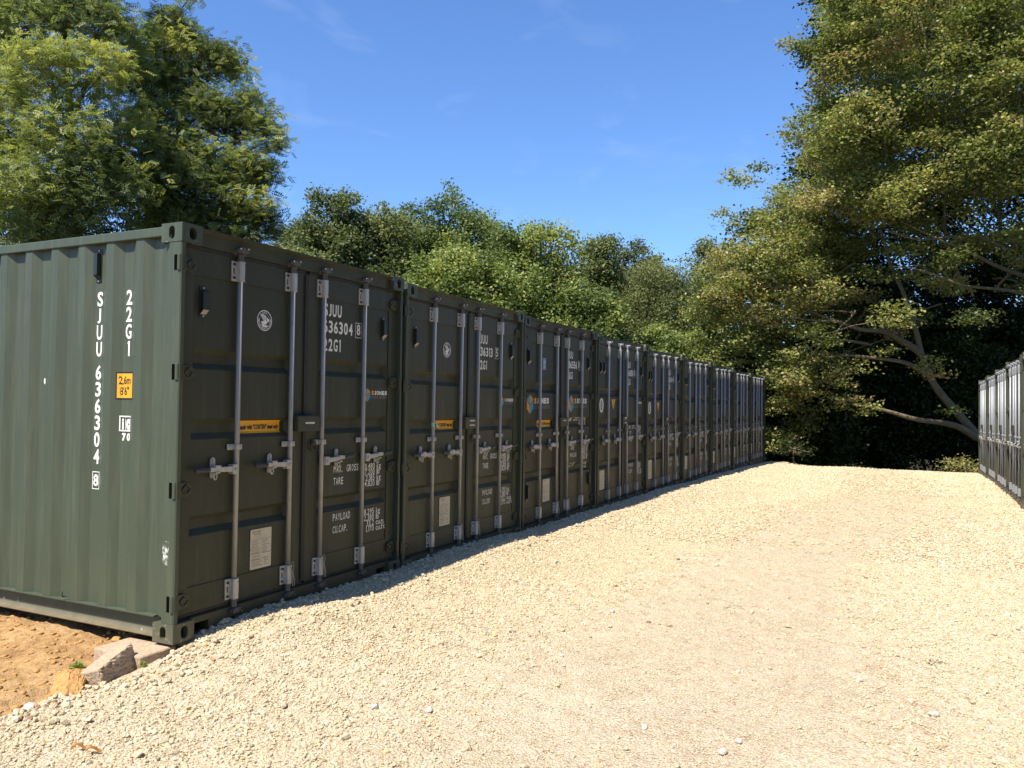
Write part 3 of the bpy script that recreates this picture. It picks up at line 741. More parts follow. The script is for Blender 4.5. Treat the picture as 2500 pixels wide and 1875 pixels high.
def repair_sticker(D, x0=.582, x1=.993, full=True):
    m = MB(); y = YR-EPS; z0, z1 = 1.279, 1.343
    m.rect(x0, x1, z0, z1, y)
    m.rect(x0, x1, z1, z1+.012, None); m.rect(x0, x1, z0-.012, z0, None)
    drape(m)
    m.text('Repair with "CORTEN" steel only', x0+.012, 1.296, .030, y-.0008, (x1-x0-.024)/(glyphs('Repair with "CORTEN" steel only', .05)[2]*.030/.70), .05, 1)
    o = m.build('yellow_sticker', [M_yellow, M_black], D); reg(D, o)
def data_plate(D, x0=.690, x1=.895, z0=.325, z1=.600):
    m = MB(); y = YD-.003
    m.box(x0-.004, x1+.004, y, YD-.0005, z0-.004, z1+.004, 2); m.rect(x0, x1, z0, z1, y-.0006)
    w_ = x1-x0; r = random.Random(3)
    m.text('APPROVED FOR TRANSPORT', x0+.06*w_, z1-.022, .010, y-.0012, .48, .02, 1); m.text('UNDER CUSTOMS SEAL', x0+.14*w_, z1-.038, .010, y-.0012, .48, .02, 1)
    m.text('CSC SAFETY APPROVAL', x0+.10*w_, z0+.080, .011, y-.0012, .50, .02, 1)
    for zz in (z1-.05, z1-.062): m.rect(x0+.2*w_, x1-.2*w_, zz, zz+.0012, y-.0012, 1)
    for k in range(12):
        zz = z1-.082-.0115*k
        if abs(zz-(z0+.085)) < .012: continue
        m.rect(x0+.05*w_, x0+w_*r.uniform(.35, .48), zz, zz+.0035, y-.0012, 1); m.rect(x0+.55*w_, x0+w_*r.uniform(.7, .95), zz, zz+.0035, y-.0012, 1)
    m.rect(x0, x1, z0+.108, z0+.110, y-.0012, 1); m.rect(x0, x1, z1-.072, z1-.070, y-.0012, 1); m.rect(x0+.5*w_, x0+.51*w_, z0+.11, z1-.072, y-.0012, 1)
    for k in range(4):
        zz = z0+.060-.013*k; m.rect(x0+.08*w_, x0+w_*r.uniform(.4, .6), zz, zz+.004, y-.0012, 1); m.rect(x0+.66*w_, x0+w_*r.uniform(.75, .92), zz, zz+.004, y-.0012, 1)
    for a, b in ((x0, z0), (x1, z0), (x0, z1), (x1, z1), (x0, (z0+z1)/2), (x1, (z0+z1)/2)): m.disc(a, b, y-.0018, .005, 8, 2)
    o = m.build('data_plate', [M_label, M_plate_text, M_bolt], D); reg(D, o)
def logo(D, xc, z, s, tx0, tx1, back=True, name='company_logo'):
    """hexagon of slanting stripes with the lettering beside it; s = overall height"""
    wd = .38*s; x = xc-wd; m = MB(); y = YD-EPS
    if back: m.rect(x-.03*s, tx1+.008, z-.55*s, z+.55*s, y, 4)
    y2 = y-.0006
    # lower left stripes orange, lower right blue, upper rhombus half blue half orange
    n = 4
    for k in range(n):
        a, b = -wd+wd*k/n, -wd+wd*(k+.78)/n
        fl = lambda t: -.50*s*(1-abs(t)/wd)-.26*s*0+(-.0)*t
        def lower(t): return (-.5+.27*abs(t)/wd)*s
        def midl(t): return (-.06+.30*abs(t)/wd)*s*1.0
        def topo(t): return (.5-.27*abs(t)/wd)*s
        m.poly([(x+wd+a, z+lower(a)), (x+wd+b, z+lower(b)), (x+wd+b, z+midl(b)-.03*s), (x+wd+a, z+midl(a)-.03*s)], y2, 1)
        a2, b2 = -b, -a
        m.poly([(x+wd+a2, z+lower(a2)), (x+wd+b2, z+lower(b2)), (x+wd+b2, z+midl(b2)-.03*s), (x+wd+a2, z+midl(a2)-.03*s)], y2, 2)
        m.poly([(x+wd+a, z+midl(a)+.02*s), (x+wd+b, z+midl(b)+.02*s), (x+wd+b, z+topo(b)), (x+wd+a, z+topo(a))], y2, 2)
        m.poly([(x+wd+a2, z+midl(a2)+.02*s), (x+wd+b2, z+midl(b2)+.02*s), (x+wd+b2, z+topo(b2)), (x+wd+a2, z+topo(a2))], y2, 1)
    tw = tx1-tx0; cw = tw/6*.84
    m.caps('S', tx0, z+.02*s, .30*s, cw, 0, y2, 1, .05); m.caps('JONES', tx0+tw/6, z+.02*s, .30*s, cw, tw/6*.16, y2, 0, .05)
    m.caps('CONTAINERS', tx0, z-.25*s, .19*s, tw/10*.86, tw/10*.2, y2, 3, .0)
    o = m.build(name, [M_white, M_orange, M_blue, M_grey, M_door], D); reg(D, o)
def oval_badge(D, x, z):
    m = MB(); y = YD-EPS; m.disc(x, z, y, .105, 36, 0, sx=.82); m.disc(x, z, y-.0006, .085, 36, 1, sx=.60); m.disc(x, z, y-.001, .078, 36, 0, sx=.56, r0=.070)
    for k in range(4): m.rect(x-.028, x+.028, z-.04+.024*k, z-.03+.024*k, y-.0012, 0)
    o = m.build('oval_badge', [M_white, M_black], D); reg(D, o)
def triangle(D, x, z):
    m = MB(); m.poly([(x-.085, z+.075), (x, z-.085), (x+.085, z+.075)][::1], YD-EPS, 0)
    for k in range(4): m.rect(x-.036+.009*k, x+.036-.009*k, z+.055-.030*k, z+.066-.030*k, YD-EPS-.0006, 1)
    o = m.build('warning_triangle', [M_amber, M_black], D); reg(D, o)
def blue_sticker(D, x, z):
    m = MB(); m.rect(x-.044, x+.044, z-.075, z+.065, YD-EPS, 0); m.rect(x-.040, x+.040, z-.071, z+.061, YD-EPS-.0005, 1)
    m.text('LR', x-.026, z-.005, .052, YD-EPS-.001, .72, .02, 0)
    for k in range(3): m.rect(x-.028, x+.026-.012*(k % 2), z-.030-.014*k, z-.024-.014*k, YD-EPS-.001, 0)
    o = m.build('blue_sticker', [M_white, M_dblue], D); reg(D, o)
def box_labels(D, zs):
    m = MB()
    for z in zs:
        m.rect(1.155, 1.255, z-.006, z+.006, -.0135, 0)
        m.rect(1.165, 1.245, z-.002, z+.001, -.0142, 1)
    o = m.build('lock_box_label', [M_white, M_grey], D); reg(D, o)
def low_vent(D, x):
    v = MB(); z0, z1 = .43, .60
    v.box(x-.020, x+.020, YD-.005, YD-.0006, z0-.030, z1+.030); v.prism([(YD-.005, z1), (YD-.034, z1-.02), (YD-.034, z0+.02), (YD-.005, z0)], 0, x-.018, x+.018)
    v.tube([(x, YD-.005, z0-.018), (x, YD-.010, z0-.018)], .008, 8, 1); v.tube([(x, YD-.005, z1+.018), (x, YD-.010, z1+.018)], .008, 8, 1)
    o = v.build('vent', [M_vent, M_hw], D, bevel=.002); reg(D, o)
def cable_loop(D, x):
    m = MB(); m.tube([(x-.015, .002, .315), (x+.012, -.004, .328), (x+.034, .004, .300), (x+.020, 0, .255), (x+.030, -.004, .200), (x+.040, 0, .150), (x+.022, .002, .152), (x+.018, -.002, .22), (x+.004, .0, .28), (x-.015, .002, .315)], .0028, 5)
    o = m.build('seal_wire', M_rod, D); reg(D, o)

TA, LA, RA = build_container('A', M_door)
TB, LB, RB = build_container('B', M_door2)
ZL = [.002, -.016, -.039, -.043, -.070, -.082, -.090, -.084, -.080]
ZR = [.014, -.011, -.011, -.011, -.019, -.024, -.033, -.055, -.057]
LAB = ['green shipping container nearest the camera, its long corrugated side in full sun',
 'second container of the left row, a scrap of mint tape across its yellow sticker',
 'third container of the left row, with two large logos and a blue sticker',
 'fourth container of the left row, with oval badge, triangle and a small logo',
 'fifth container of the left row, oval badge and triangle but no logo',
 'sixth container of the left row, the nearest one without an oval badge',
 'seventh container of the long left row, third from the far end by the beech',
 'eighth container of the long left row, next to last before the dark trees',
 'farthest container of the long left row, its right edge against dark foliage']
GL = 'dark green shipping containers side by side in the long row on the left'
GRT = 'green shipping containers lined up on the right edge of the yard'
conts = []
def place(proto, loc, rz, tilt, label, group, first):
    if first: T = proto
    else:
        T = proto.copy(); COL.objects.link(T)
        for ch in CH[proto]:
            copy_child(ch, T)
    T.location = loc; T.rotation_euler = (0, tilt, rz)
    tag(T, label, 'shipping container', group)
    kf = random.Random(label).uniform(.84, 1.18); kw = random.Random(label+'w').uniform(-.05, .05)
    def tone(o):
        o.color = (kf*(1+kw), kf, kf*(1-kw), 1)
        for q in o.children: tone(q)
    bpy.context.view_layer.update(); tone(T)
    return T
# copy before anything unique is added to the prototypes
def doors_of(T):
    d = [c for c in T_children(T) if c.name.split('.')[0] == 'door']; return d[0], d[1]
def T_children(T): return [o for o in S.objects if o.parent == T]
for i in range(9):
    A = i < 3; proto = TA if A else TB
    x = i*2.4849; dy = [0, .0, .004, .0, .01, .004, -.012, .0, .006][i]
    first = i == 0 or i == 3
    conts.append((proto, (x, dy, ZL[i]), 0, -math.atan2(ZR[i]-ZL[i], W), LAB[i], GL, first))
RL = ['farthest container of the short right row, at the fork of the beech trunk', 'right row container second from the far end, its bright rods close together',
 'middle container of the five on the right, between two wide sunlit posts', 'right row container second nearest the camera, the widest strip of rods', 'nearest container of the right row, only its corner post inside the frame']
res = []
# non-first copies first so that prototypes are still clean
order = [c for c in conts if not c[6]]
made = {}
for c in order: made[c[4]] = place(*c)
for i in range(5):
    made[RL[i]] = place(TB, (22.291-2.4793*i, -5.681+[0, -.02, .0, .015, 0][i], -.178+.0275*i), math.pi, 0, RL[i], GRT, False)
for c in conts:
    if c[6]: made[c[4]] = place(*c)
bpy.context.view_layer.update()
row = [made[l] for l in LAB]
DR = [doors_of(t) for t in row]
# 1
l, r = DR[0]; reg_text(r, '636304', '8'); weight_text(r); emblem(l); repair_sticker(l); data_plate(l); logo(r, 2.00, 1.552, .115, 2.063, 2.305); box_labels(r, [1.333]); cable_loop(l, 1.043); cable_loop(r, 1.395)
l, r = DR[1]; reg_text(r, '636313', '5'); weight_text(r); emblem(l, .80, 2.045); repair_sticker(l, .590, .995); data_plate(l, .70, .90, .335, .61); logo(r, 2.00, 1.552, .115, 2.063, 2.305); box_labels(r, [1.35, 1.305]); cable_loop(l, 1.043); cable_loop(r, 1.395)
m = MB(); m.add([(.545, .010, 1.300), (.72, YR-.006, 1.272), (.72, YR-.006, 1.305), (.545, .010, 1.335)], [(0, 1, 2, 3)]); m.tube([(.522, .032, 1.300), (.522, .032, 1.337)], .0180, 12)
o = m.build('tape_scrap', M_mint, l); reg(l, o)
l, r = DR[2]; reg_text(r, '636556', '0'); blue_sticker(l, .70, 2.06); repair_sticker(l, .565, .965); data_plate(l, .675, .885, .345, .62); logo(l, .285, 1.556, .235, .405, .885, False); logo(r, 1.585, 1.556, .235, 1.705, 2.205, False)
weight_text(r, rows=[(1.345, 'MAX.', 'GROSS', '30.480', 'kg'), (1.288, '', '', '67.200', 'lb'), (.965, 'TARE', '', '2.185', 'kg'), (.915, '', '', '4.820', 'lb'), (.865, 'PAYLOAD', '', '28.295', 'kg'), (.815, '', '', '62.380', 'lb'), (.735, 'CU.CAP.', '', '33.2', 'cu.m.'), (.685, '', '', '1.170', 'cu.ft.')])
low_vent(l, .205); low_vent(r, 2.235); box_labels(r, [1.345]); cable_loop(l, 1.043); cable_loop(r, 1.395)
l, r = DR[3]; reg_text(r, '636858', '0'); oval_badge(l, .285, 1.565); triangle(l, .815, 1.580); data_plate(l, .215, .425, .33, .61); logo(r, 1.985, 1.585, .10, 2.035, 2.265); box_labels(r, [1.37, 1.35, 1.29])
weight_text(r, rows=[(1.205, 'MAX.', 'GROSS', '30.480', 'kg'), (1.158, '', '', '67.200', 'lb'), (1.11, 'TARE', '', '2.185', 'kg'), (1.06, '', '', '4.820', 'lb'), (.590, 'PAYLOAD', '', '28.295', 'kg'), (.540, '', '', '62.380', 'lb'), (.490, 'CU.CAP.', '', '33.2', 'cu.m.'), (.440, '', '', '1.170', 'cu.ft.')])
l, r = DR[4]; reg_text(r, '636244', '8'); oval_badge(l, .285, 1.565); triangle(l, .815, 1.580); data_plate(l, .215, .425, .33, .66); weight_text(r); box_labels(r, [1.37, 1.34])
for k in (5, 6, 7, 8):
    l, r = DR[k]; data_plate(l, .215, .425, .36, .62); weight_text(r); box_labels(r, [1.34])
# the near container's sunlit long side: number, marks, vent, tarp hook, scuff
SP = [c for c in T_children(row[0]) if c.name.startswith('side_panel')]
SP.sort(key=lambda o: min(v.co.x for v in o.data.vertices)); SP = SP[0]
def side_build(mb, name, mats, eps=.0016):
    # built in (x=-y, z) space: local u runs from the door end backwards to the left
    vs = []
    for x, y, z in mb.v:
        yy = -x; e = eps if y is None else y
        vs.append((side_depth(yy)-e, yy, z))
    mb.v = vs; o = mb.build(name, mats, SP); reg(SP, o); return o
m = MB()
for word, yc, z0 in (('SJUU', -.795, 2.103), ('636304', -.795, 1.617), ('22G1', -.515, 2.103)):
    for k, chh in enumerate(word):
        cw = .054*(.5 if chh == '1' else .8 if chh == 'J' else 1); m.caps(chh, -cw/2+yc, z0-.1108*k, .098, .054, 0)
m.caps('8', -.795-.024, .917, .078, .048, 0)
for a, b, c, d in ((-.829, -.761, .897, .902), (-.829, -.761, 1.008, 1.013), (-.829, -.824, .902, 1.008), (-.766, -.761, .902, 1.008)): m.rect(a, b, c, d, None)
# tank-type mark "ic 70"
for a, b, c, d in ((-.575, -.465, 1.285, 1.293), (-.575, -.465, 1.377, 1.385), (-.575, -.568, 1.293, 1.377), (-.472, -.465, 1.293, 1.377), (-.524, -.519, 1.293, 1.377)): m.rect(a, b, c, d, None)
m.caps('i', -.555, 1.303, .066, .034, 0, bold=.08); m.caps('c', -.515, 1.303, .085, .034, 0, bold=.08); m.caps('70', -.553, 1.222, .052, .036, .008, bold=.06)
side_build(m, 'side_lettering', M_white)
m = MB(); m.rect(-.600, -.562, 1.490, 1.668, None, 1)
m.rect(-.562, -.485, 1.490, 1.668, None, 1); m.rect(-.485, -.452, 1.490, 1.668, None, 1); m.rect(-.452, -.425, 1.490, 1.668, None, 1)
for a, b in ((-.592, -.562), (-.562, -.485), (-.485, -.452), (-.452, -.433)): m.rect(a, b, 1.500, 1.658, .0024, 0)
m.text('2,6m', -.583, 1.590, .050, .0032, .72, .02, 1); m.text("8'6\"", -.575, 1.520, .050, .0032, .72, .02, 1)
side_build(m, 'height_sticker', [M_yellow, M_black])
v = MB(); d = side_depth(.81)
v.box(d-.004, d-.0006, .785, .838, 2.262, 2.485); v.prism([(.795, 2.31), (.828, 2.31), (.828, 2.455), (.795, 2.455)], 0, d-.034, d-.004)
v.add([(d-.034, .795, 2.31), (d-.034, .828, 2.31), (d-.004, .828, 2.282), (d-.004, .795, 2.282)], [(0, 1, 2, 3)]); v.tube([(d-.004, .81, 2.272), (d-.010, .81, 2.272)], .007, 8, 1); v.tube([(d-.004, .81, 2.473), (d-.010, .81, 2.473)], .007, 8, 1)
o = v.build('side_vent', [M_vent, M_hw], SP, bevel=.002); reg(SP, o)
m = MB(); m.tube([(.006, 1.02, .175), (-.012, 1.02, .180), (-.014, 1.02, .200), (-.010, 1.02, .212)], .005, 6); m.tube([(.006, 1.0, .175), (.0, .99, .178)], .004, 6)
o = m.build('tarpaulin_hook', M_hinge, SP)
m, n, b = new_mat('scuffed_paint'); p = objco(n); t = noise(n, 18, 8, .75, vec=scaled(n, p, (1, 1.5, .7))); b.inputs['Base Color'].default_value = (.62, .63, .58, 1)
al = ramp(n, t.outputs[0], [(.46, (0, 0, 0)), (.56, (1, 1, 1))]); n.links.new(al.outputs[0], b.inputs['Alpha']); M_scuff = m
POST = [c for c in T_children(row[0]) if c.name.startswith('corner_post')]
POST = min(POST, key=lambda o: (min(v.co.x for v in o.data.vertices) > 1, min(v.co.y for v in o.data.vertices)))
for c in T_children(row[0]):
    if c.name.split('.')[0] in ('corner_casting', 'corner_post') and min(v.co.x for v in c.data.vertices) < 1 and min(v.co.y for v in c.data.vertices) < 1:
        c.data = c.data.copy(); c.data.materials[0] = M_paintc if 'casting' in c.name else M_paint  # sunlit near corner gets the lighter green; other posts keep the shade-toned one
m = MB(); m.add([(.0015, .060, .46), (.0015, .108, .50), (.0015, .108, .60), (.0015, .085, .625), (.0015, .055, .62)], [(0, 1, 2, 3, 4)])
m.v = [(x, y, z) for x, y, z in m.v]; m.build('paint_scuff', M_scuff, POST)
m = MB(); m.add([(side_depth(1.34)-.001, 1.34, 1.585), (side_depth(1.34)-.001, 1.355, 1.60), (side_depth(1.34)-.001, 1.352, 1.63), (side_depth(1.34)-.001, 1.338, 1.625)], [(0, 1, 2, 3)])
o = m.build('paint_chip', M_white, SP)

# ------------------------------------------------------------------ blocks, rocks, weeds by the near corner
def lump(name, mat, size, seed, sub=3, cuts=14, rough=.02, lo=.30, hi=.46, box=False, jag=None):
    import bmesh
    bm = bmesh.new(); r = random.Random(seed)
    if box:
        bmesh.ops.create_cube(bm, size=1.0); bmesh.ops.subdivide_edges(bm, edges=bm.edges[:], cuts=14, use_grid_fill=True)
        for v in bm.verts:
            c = v.co; nn = sum(1 for t in c if abs(abs(t)-.5) < 1e-4)
            if nn >= 2: v.co = c*(1-.012*nn-.012*r.random())
            v.co += Vector((r.gauss(0,1), r.gauss(0,1), r.gauss(0,1)))*rough*.25
            if jag and v.co.dot(jag) > .40: v.co -= jag*r.random()*.10
    else:
        bmesh.ops.create_icosphere(bm, subdivisions=sub, radius=.5)
        pl = [(Vector((r.gauss(0,1), r.gauss(0,1), r.gauss(0,1))).normalized(), r.uniform(lo, hi)) for _ in range(cuts)]
        for v in bm.verts:
            c = v.co.copy()
            for pn, d in pl:
                q = c.dot(pn)
                if q > d: c -= pn*(q-d)
            v.co = c+Vector((r.gauss(0,1), r.gauss(0,1), r.gauss(0,1)))*rough*.4
    for v in bm.verts: v.co = Vector((v.co.x*size[0], v.co.y*size[1], v.co.z*size[2]))
    me = bpy.data.meshes.new(name); bm.to_mesh(me); bm.free(); me.materials.append(mat)
    o = bpy.data.objects.new(name, me); COL.objects.link(o); return o
b1 = lump('concrete_block', M_block, (.27, .40, .14), 1, box=True, rough=.006); b1.location = (-.075, .235, -.088); b1.rotation_euler = (0, 0, math.radians(2))
tag(b1, 'flat pinkish concrete block under the near container corner', 'block')
b2 = lump('broken_block', M_block, (.36, .13, .15), 2, box=True, rough=.012, jag=Vector((0, -1, 0))); b2.location = (-.36, .085, -.055); b2.rotation_euler = (math.radians(-14), math.radians(-7), math.radians(24))
tag(b2, 'tilted broken block leaning out of the gravel edge beside the flat block', 'block')
b3 = lump('sandstone_rock', M_rock, (.36, .22, .17), 4, sub=4, cuts=22, rough=.03, lo=.20, hi=.42); b3.location = (-.61, .07, -.062); b3.rotation_euler = (.1, -.15, .45)
tag(b3, 'ochre wedge of rock left of the tilted broken block', 'rock')
SM = [(-.86, .10, .075, .035, M_rock, 'small flat ochre stone on the soil near the left frame edge'),
      (-.905, -.01, .10, .035, M_pale, 'long pale flat stone at the gravel edge on the far left'),
      (.02, .53, .07, .06, M_rock, 'rounded ochre pebble behind the flat block under the rail'),
      (-.03, .46, .045, .04, M_rock, 'smaller ochre pebble behind the flat block'),
      (-.70, .02, .09, .05, M_rock, 'little ochre stone in front of the ochre wedge rock')]
for k, (x, y, s, h, mt, lab) in enumerate(SM):
    o = lump('stone', mt, (s, s*.7, h), 20+k, sub=2, rough=.02); o.location = (x, y, float(dz(x, y))+h*.3 if y > -.0 else float(gz(x, y))+h*.4); o.rotation_euler = (0, 0, k*.8); tag(o, lab, 'stone')
# clods of soil: an uncountable scatter on the bare soil
def clods():
    rs = np.random.RandomState(8); mb = MB()
    import bmesh
    bm = bmesh.new(); bmesh.ops.create_icosphere(bm, subdivisions=1, radius=.5); bm.verts.ensure_lookup_table()
    bv = np.array([v.co[:] for v in bm.verts]); bf = np.array([[v.index for v in f.verts] for f in bm.faces]); bm.free()
    n = 6000; x = rs.uniform(-2.6, .9, n); y = .04+rs.uniform(0, 1, n)**1.3*2.6; s = .005+.035*rs.rand(n)**6
    k = ~((x > -.22) & (x < .07) & (y < .45)); x, y, s = x[k], y[k], s[k]; n = len(x)
    V = bv[None]*rs.uniform(.55, 1.4, (n, len(bv), 1))*(s[:, None]*rs.uniform(.6, 1.3, (n, 3)))[:, None, :]*np.array([1.3, 1, .7])
    V = V+np.stack([x, y, dz(x, y)+s*.1], 1)[:, None, :]
    F = bf[None]+np.arange(n)[:, None, None]*len(bv)
    return np_mesh('soil_clods', V.reshape(-1, 3), F.reshape(-1, 3), M_rock, smooth=False)
tag(clods(), 'crumbled ochre clods strewn over the bare soil', 'soil', kind='stuff')
ML_weed = mat_leaf('weed_leaves', [(0, (.14, .20, .04)), (1, (.30, .36, .09))], .3)
ML_sage = mat_leaf('grey_weed_leaves', [(0, (.10, .13, .07)), (1, (.20, .24, .13))], .3)
def weed(x, y, r, h, n, mat, seed, label):
    rs = np.random.RandomState(seed); V = []; F = []
    for k in range(n):
        a = rs.rand()*6.28; rr = r*rs.rand()**.5; l = h*rs.uniform(.5, 1.1); b0 = np.array([x+rr*.25*math.cos(a), y+rr*.25*math.sin(a), float(dz(x, y)) if y > 0 else float(gz(x, y))])
        tip = b0+np.array([rr*math.cos(a), rr*math.sin(a), l*(1-.6*rr/r)]); w_ = np.array([-math.sin(a), math.cos(a), 0])*l*.14
        midp = (b0+tip)/2+np.array([0, 0, l*.15]); o = len(V); V += [b0, midp-w_, tip, midp+w_]; F.append((o, o+1, o+2, o+3))
    ob = np_mesh('weed', np.array(V), np.array(F), mat, tint=rs.rand(len(F))); tag(ob, label, 'plant', 'small weeds on the soil and gravel'); return ob
weed(-.33, .42, .05, .055, 40, ML_weed, 1, 'bright green weed growing on the soil behind the tilted block')
weed(-.72, .62, .06, .04, 60, ML_sage, 2, 'grey green rosette on the soil, the one right of the left frame edge')
weed(-.93, .62, .09, .05, 80, ML_sage, 3, 'grey green straggling weed cut by the left frame edge')
weed(-.53, .22, .05, .04, 40, ML_sage, 4, 'thin grey weed between the ochre rock and the soil')
weed(-.22, -.005, .03, .05, 18, ML_weed, 5, 'tiny green sprout between the tilted block and the flat block')
weed(3.15, -2.75, .10, .012, 40, ML_sage, 6, 'flattened green weed on the compacted middle of the gravel')
weed(6.6, -4.15, .12, .02, 40, ML_sage, 7, 'flattened weed on the gravel toward the right row')
weed(2.3, -4.15, .10, .02, 36, ML_sage, 8, 'flattened dark weed nearest the right frame edge')
BIG = [(915, 1732, .055, 'white stone'), (1370, 1604, .045, 'white stone'), (1645, 1678, .03, 'white stone'), (1495, 1500, .05, 'white stone pair'),
       (1575, 1772, .045, 'tan stone'), (1803, 1812, .05, 'tan stone'), (1765, 1838, .055, 'broken white stone'), (1047, 1735, .06, 'round white stone'), (2280, 1750, .06, 'split grey stone'), (2100, 1660, .05, 'pale stone')]
BL = ['white angular stone on the gravel in the lower middle', 'white stone high on the smooth gravel left of centre', 'small white stone in the middle of the yard', 'pale stone beside the smooth track, right of centre',
      'cream stone near the bottom edge, centre', 'tan stone near the bottom edge, right of centre', 'knobbly white stone at the bottom edge, right of centre', 'largest round white stone, bottom left of centre', 'split greyish stone near the bottom right corner', 'pale stone on the gravel below the right row']
def ground_hit(px, py, z=-.10):
    d = at(px, py, 1)-Vector((CX, CY, CZ)); t = (z-CZ)/d.z; p = Vector((CX, CY, CZ))+d*t; return p.x, p.y
for k, ((px, py, s, _), lab) in enumerate(zip(BIG, BL)):
    x, y = ground_hit(px, py); o = lump('loose_stone', M_pale if k % 3 else M_pale, (s, s*.75, s*.6), 60+k, sub=2, rough=.02)
    o.location = (x, y, float(gz(x, y))+s*.22); o.rotation_euler = (0, 0, k); tag(o, lab, 'stone', 'larger loose stones on the gravel')
ML_dead = mat_leaf('dead_leaf', [(0, (.55, .27, .10)), (1, (.62, .36, .16))], .3)
for k, (px, py, lab) in enumerate([(193, 1843, 'left one of two curled orange dead leaves, lower left gravel'), (228, 1850, 'right one of two curled orange dead leaves, lower left gravel')]):
    x, y = ground_hit(px, py); V = []; F = []
    n = 7
    for i in range(n):
        t = i/(n-1); w_ = .018*math.sin(math.pi*t)+.001; u = (t-.5)*.07; zz = float(gz(x, y))+.025+.014*math.sin(t*5)
        V += [(x+u*.8, y-u*.5-w_, zz+.008), (x+u*.8, y-u*.5, zz-.004), (x+u*.8, y-u*.5+w_, zz+.008)]
    F = [q for i in range(n-1) for q in ((3*i, 3*i+3, 3*i+4, 3*i+1), (3*i+1, 3*i+4, 3*i+5, 3*i+2))]
    o = np_mesh('dead_leaf', np.array(V), np.array(F), ML_dead, tint=np.random.RandomState(k).rand(len(F))); tag(o, lab, 'leaf')

# ------------------------------------------------------------------ trees
def tubes_np(paths):
    """paths: list of (pts Nx3, radii N, sides) -> V,F"""
    VV = []; FF = []; o = 0
    for pts, rad, n in paths:
        pts = np.asarray(pts, float); rad = np.asarray(rad, float); N = len(pts)
        t = np.gradient(pts, axis=0); t /= np.linalg.norm(t, axis=1)[:, None]+1e-9
        ref = np.cross(t, [0.31, .17, .93]); ref /= np.linalg.norm(ref, axis=1)[:, None]+1e-9
        b = np.cross(t, ref); a = np.linspace(0, 2*np.pi, n, endpoint=False)
        V = pts[:, None]+rad[:, None, None]*(np.cos(a)[None, :, None]*ref[:, None]+np.sin(a)[None, :, None]*b[:, None])
        VV.append(V.reshape(-1, 3)); k = np.arange(n); i = np.arange(N-1)[:, None]
        F = np.stack([i*n+k, i*n+(k+1) % n, (i+1)*n+(k+1) % n, (i+1)*n+k], -1).reshape(-1, 4)+o
        FF.append(F); o += N*n
    return np.concatenate(VV), np.concatenate(FF)
def bez(a, b, c, n):
    t = np.linspace(0, 1, n)[:, None]; return (1-t)**2*a+2*t*(1-t)*b+t*t*c
def unit(v): return v/(np.linalg.norm(v, axis=-1, keepdims=True)+1e-9)
def leaves_simple(C, rs, k, spread, flat, ln, wd, tintc, up=.9, tjit=.22):
    n = len(C)*k; c = np.repeat(C, k, 0)+rs.normal(0, 1, (n, 3))*np.array([spread, spread, spread*flat])
    nm = unit(rs.normal(0, 1, (n, 3))*.75+np.array([0, 0, up])); ax = unit(np.cross(nm, rs.normal(0, 1, (n, 3)))); sd = np.cross(nm, ax)
    l = ln*rs.uniform(.7, 1.25, (n, 1)); w_ = wd*l/ln
    V = np.stack([c-ax*l/2, c+sd*w_/2-ax*l*.05, c+ax*l/2, c-sd*w_/2-ax*l*.05], 1).reshape(-1, 3)
    F = np.arange(n*4).reshape(n, 4); ti = np.clip(np.repeat(tintc, k)+rs.normal(0, tjit, n), 0, 1)
    return V, F, ti
def leaves_pinnate(C, rs, k, spread, flat, ln, tintc, pairs=4, tjit=.15):
    n = len(C)*k; c = np.repeat(C, k, 0)+rs.normal(0, 1, (n, 3))*np.array([spread, spread, spread*flat])
    ax = unit(rs.normal(0, 1, (n, 3))*np.array([1, 1, .45])+np.array([0, 0, -.12])); nm = unit(rs.normal(0, .5, (n, 3))+np.array([0, 0, 1])); sd = unit(np.cross(nm, ax)); nm = np.cross(ax, sd)
    l = ln*rs.uniform(.7, 1.2, (n, 1)); VV = []; T = np.clip(np.repeat(tintc, k)+rs.normal(0, tjit, n), 0, 1); TT = []
    for p in range(pairs*2+1):
        if p == pairs*2: t = 1.0; d = ax; base = c+ax*l*.85
        else:
            t = (p//2+.6)/pairs; s = 1 if p % 2 else -1; d = unit(sd*s+ax*.55-nm*.25); base = c+ax*l*t*.85
        ll = l*.40; ww = ll*.40; q = unit(np.cross(d, nm))
        drop = -nm*(t*t)*l*.15; base = base+drop
        VV.append(np.stack([base, base+d*ll*.5+q*ww/2, base+d*ll, base+d*ll*.5-q*ww/2], 1)); TT.append(T)
    V = np.concatenate(VV).reshape(-1, 3); F = np.arange(len(V)).reshape(-1, 4)
    return V, F, np.concatenate(TT)
def auto_lobes(c, R, n, rs, lobe=.34, zmin=-.75, inner=.62):
    out_ = []; c = np.array(c, float); R = np.array(R, float)
    for i in range(n):
        z = 1-(i+.5)/n*(1-zmin); a = i*2.39996+rs.rand()*.7; r = math.sqrt(max(0, 1-z*z)); d = np.array([r*math.cos(a), r*math.sin(a), z])
        k = rs.uniform(inner, .82); s = rs.uniform(.75, 1.25)*lobe
        out_.append((c+d*R*k, R*s*np.array([1, 1, .8])))
    out_.append((c, R*.5)); return out_
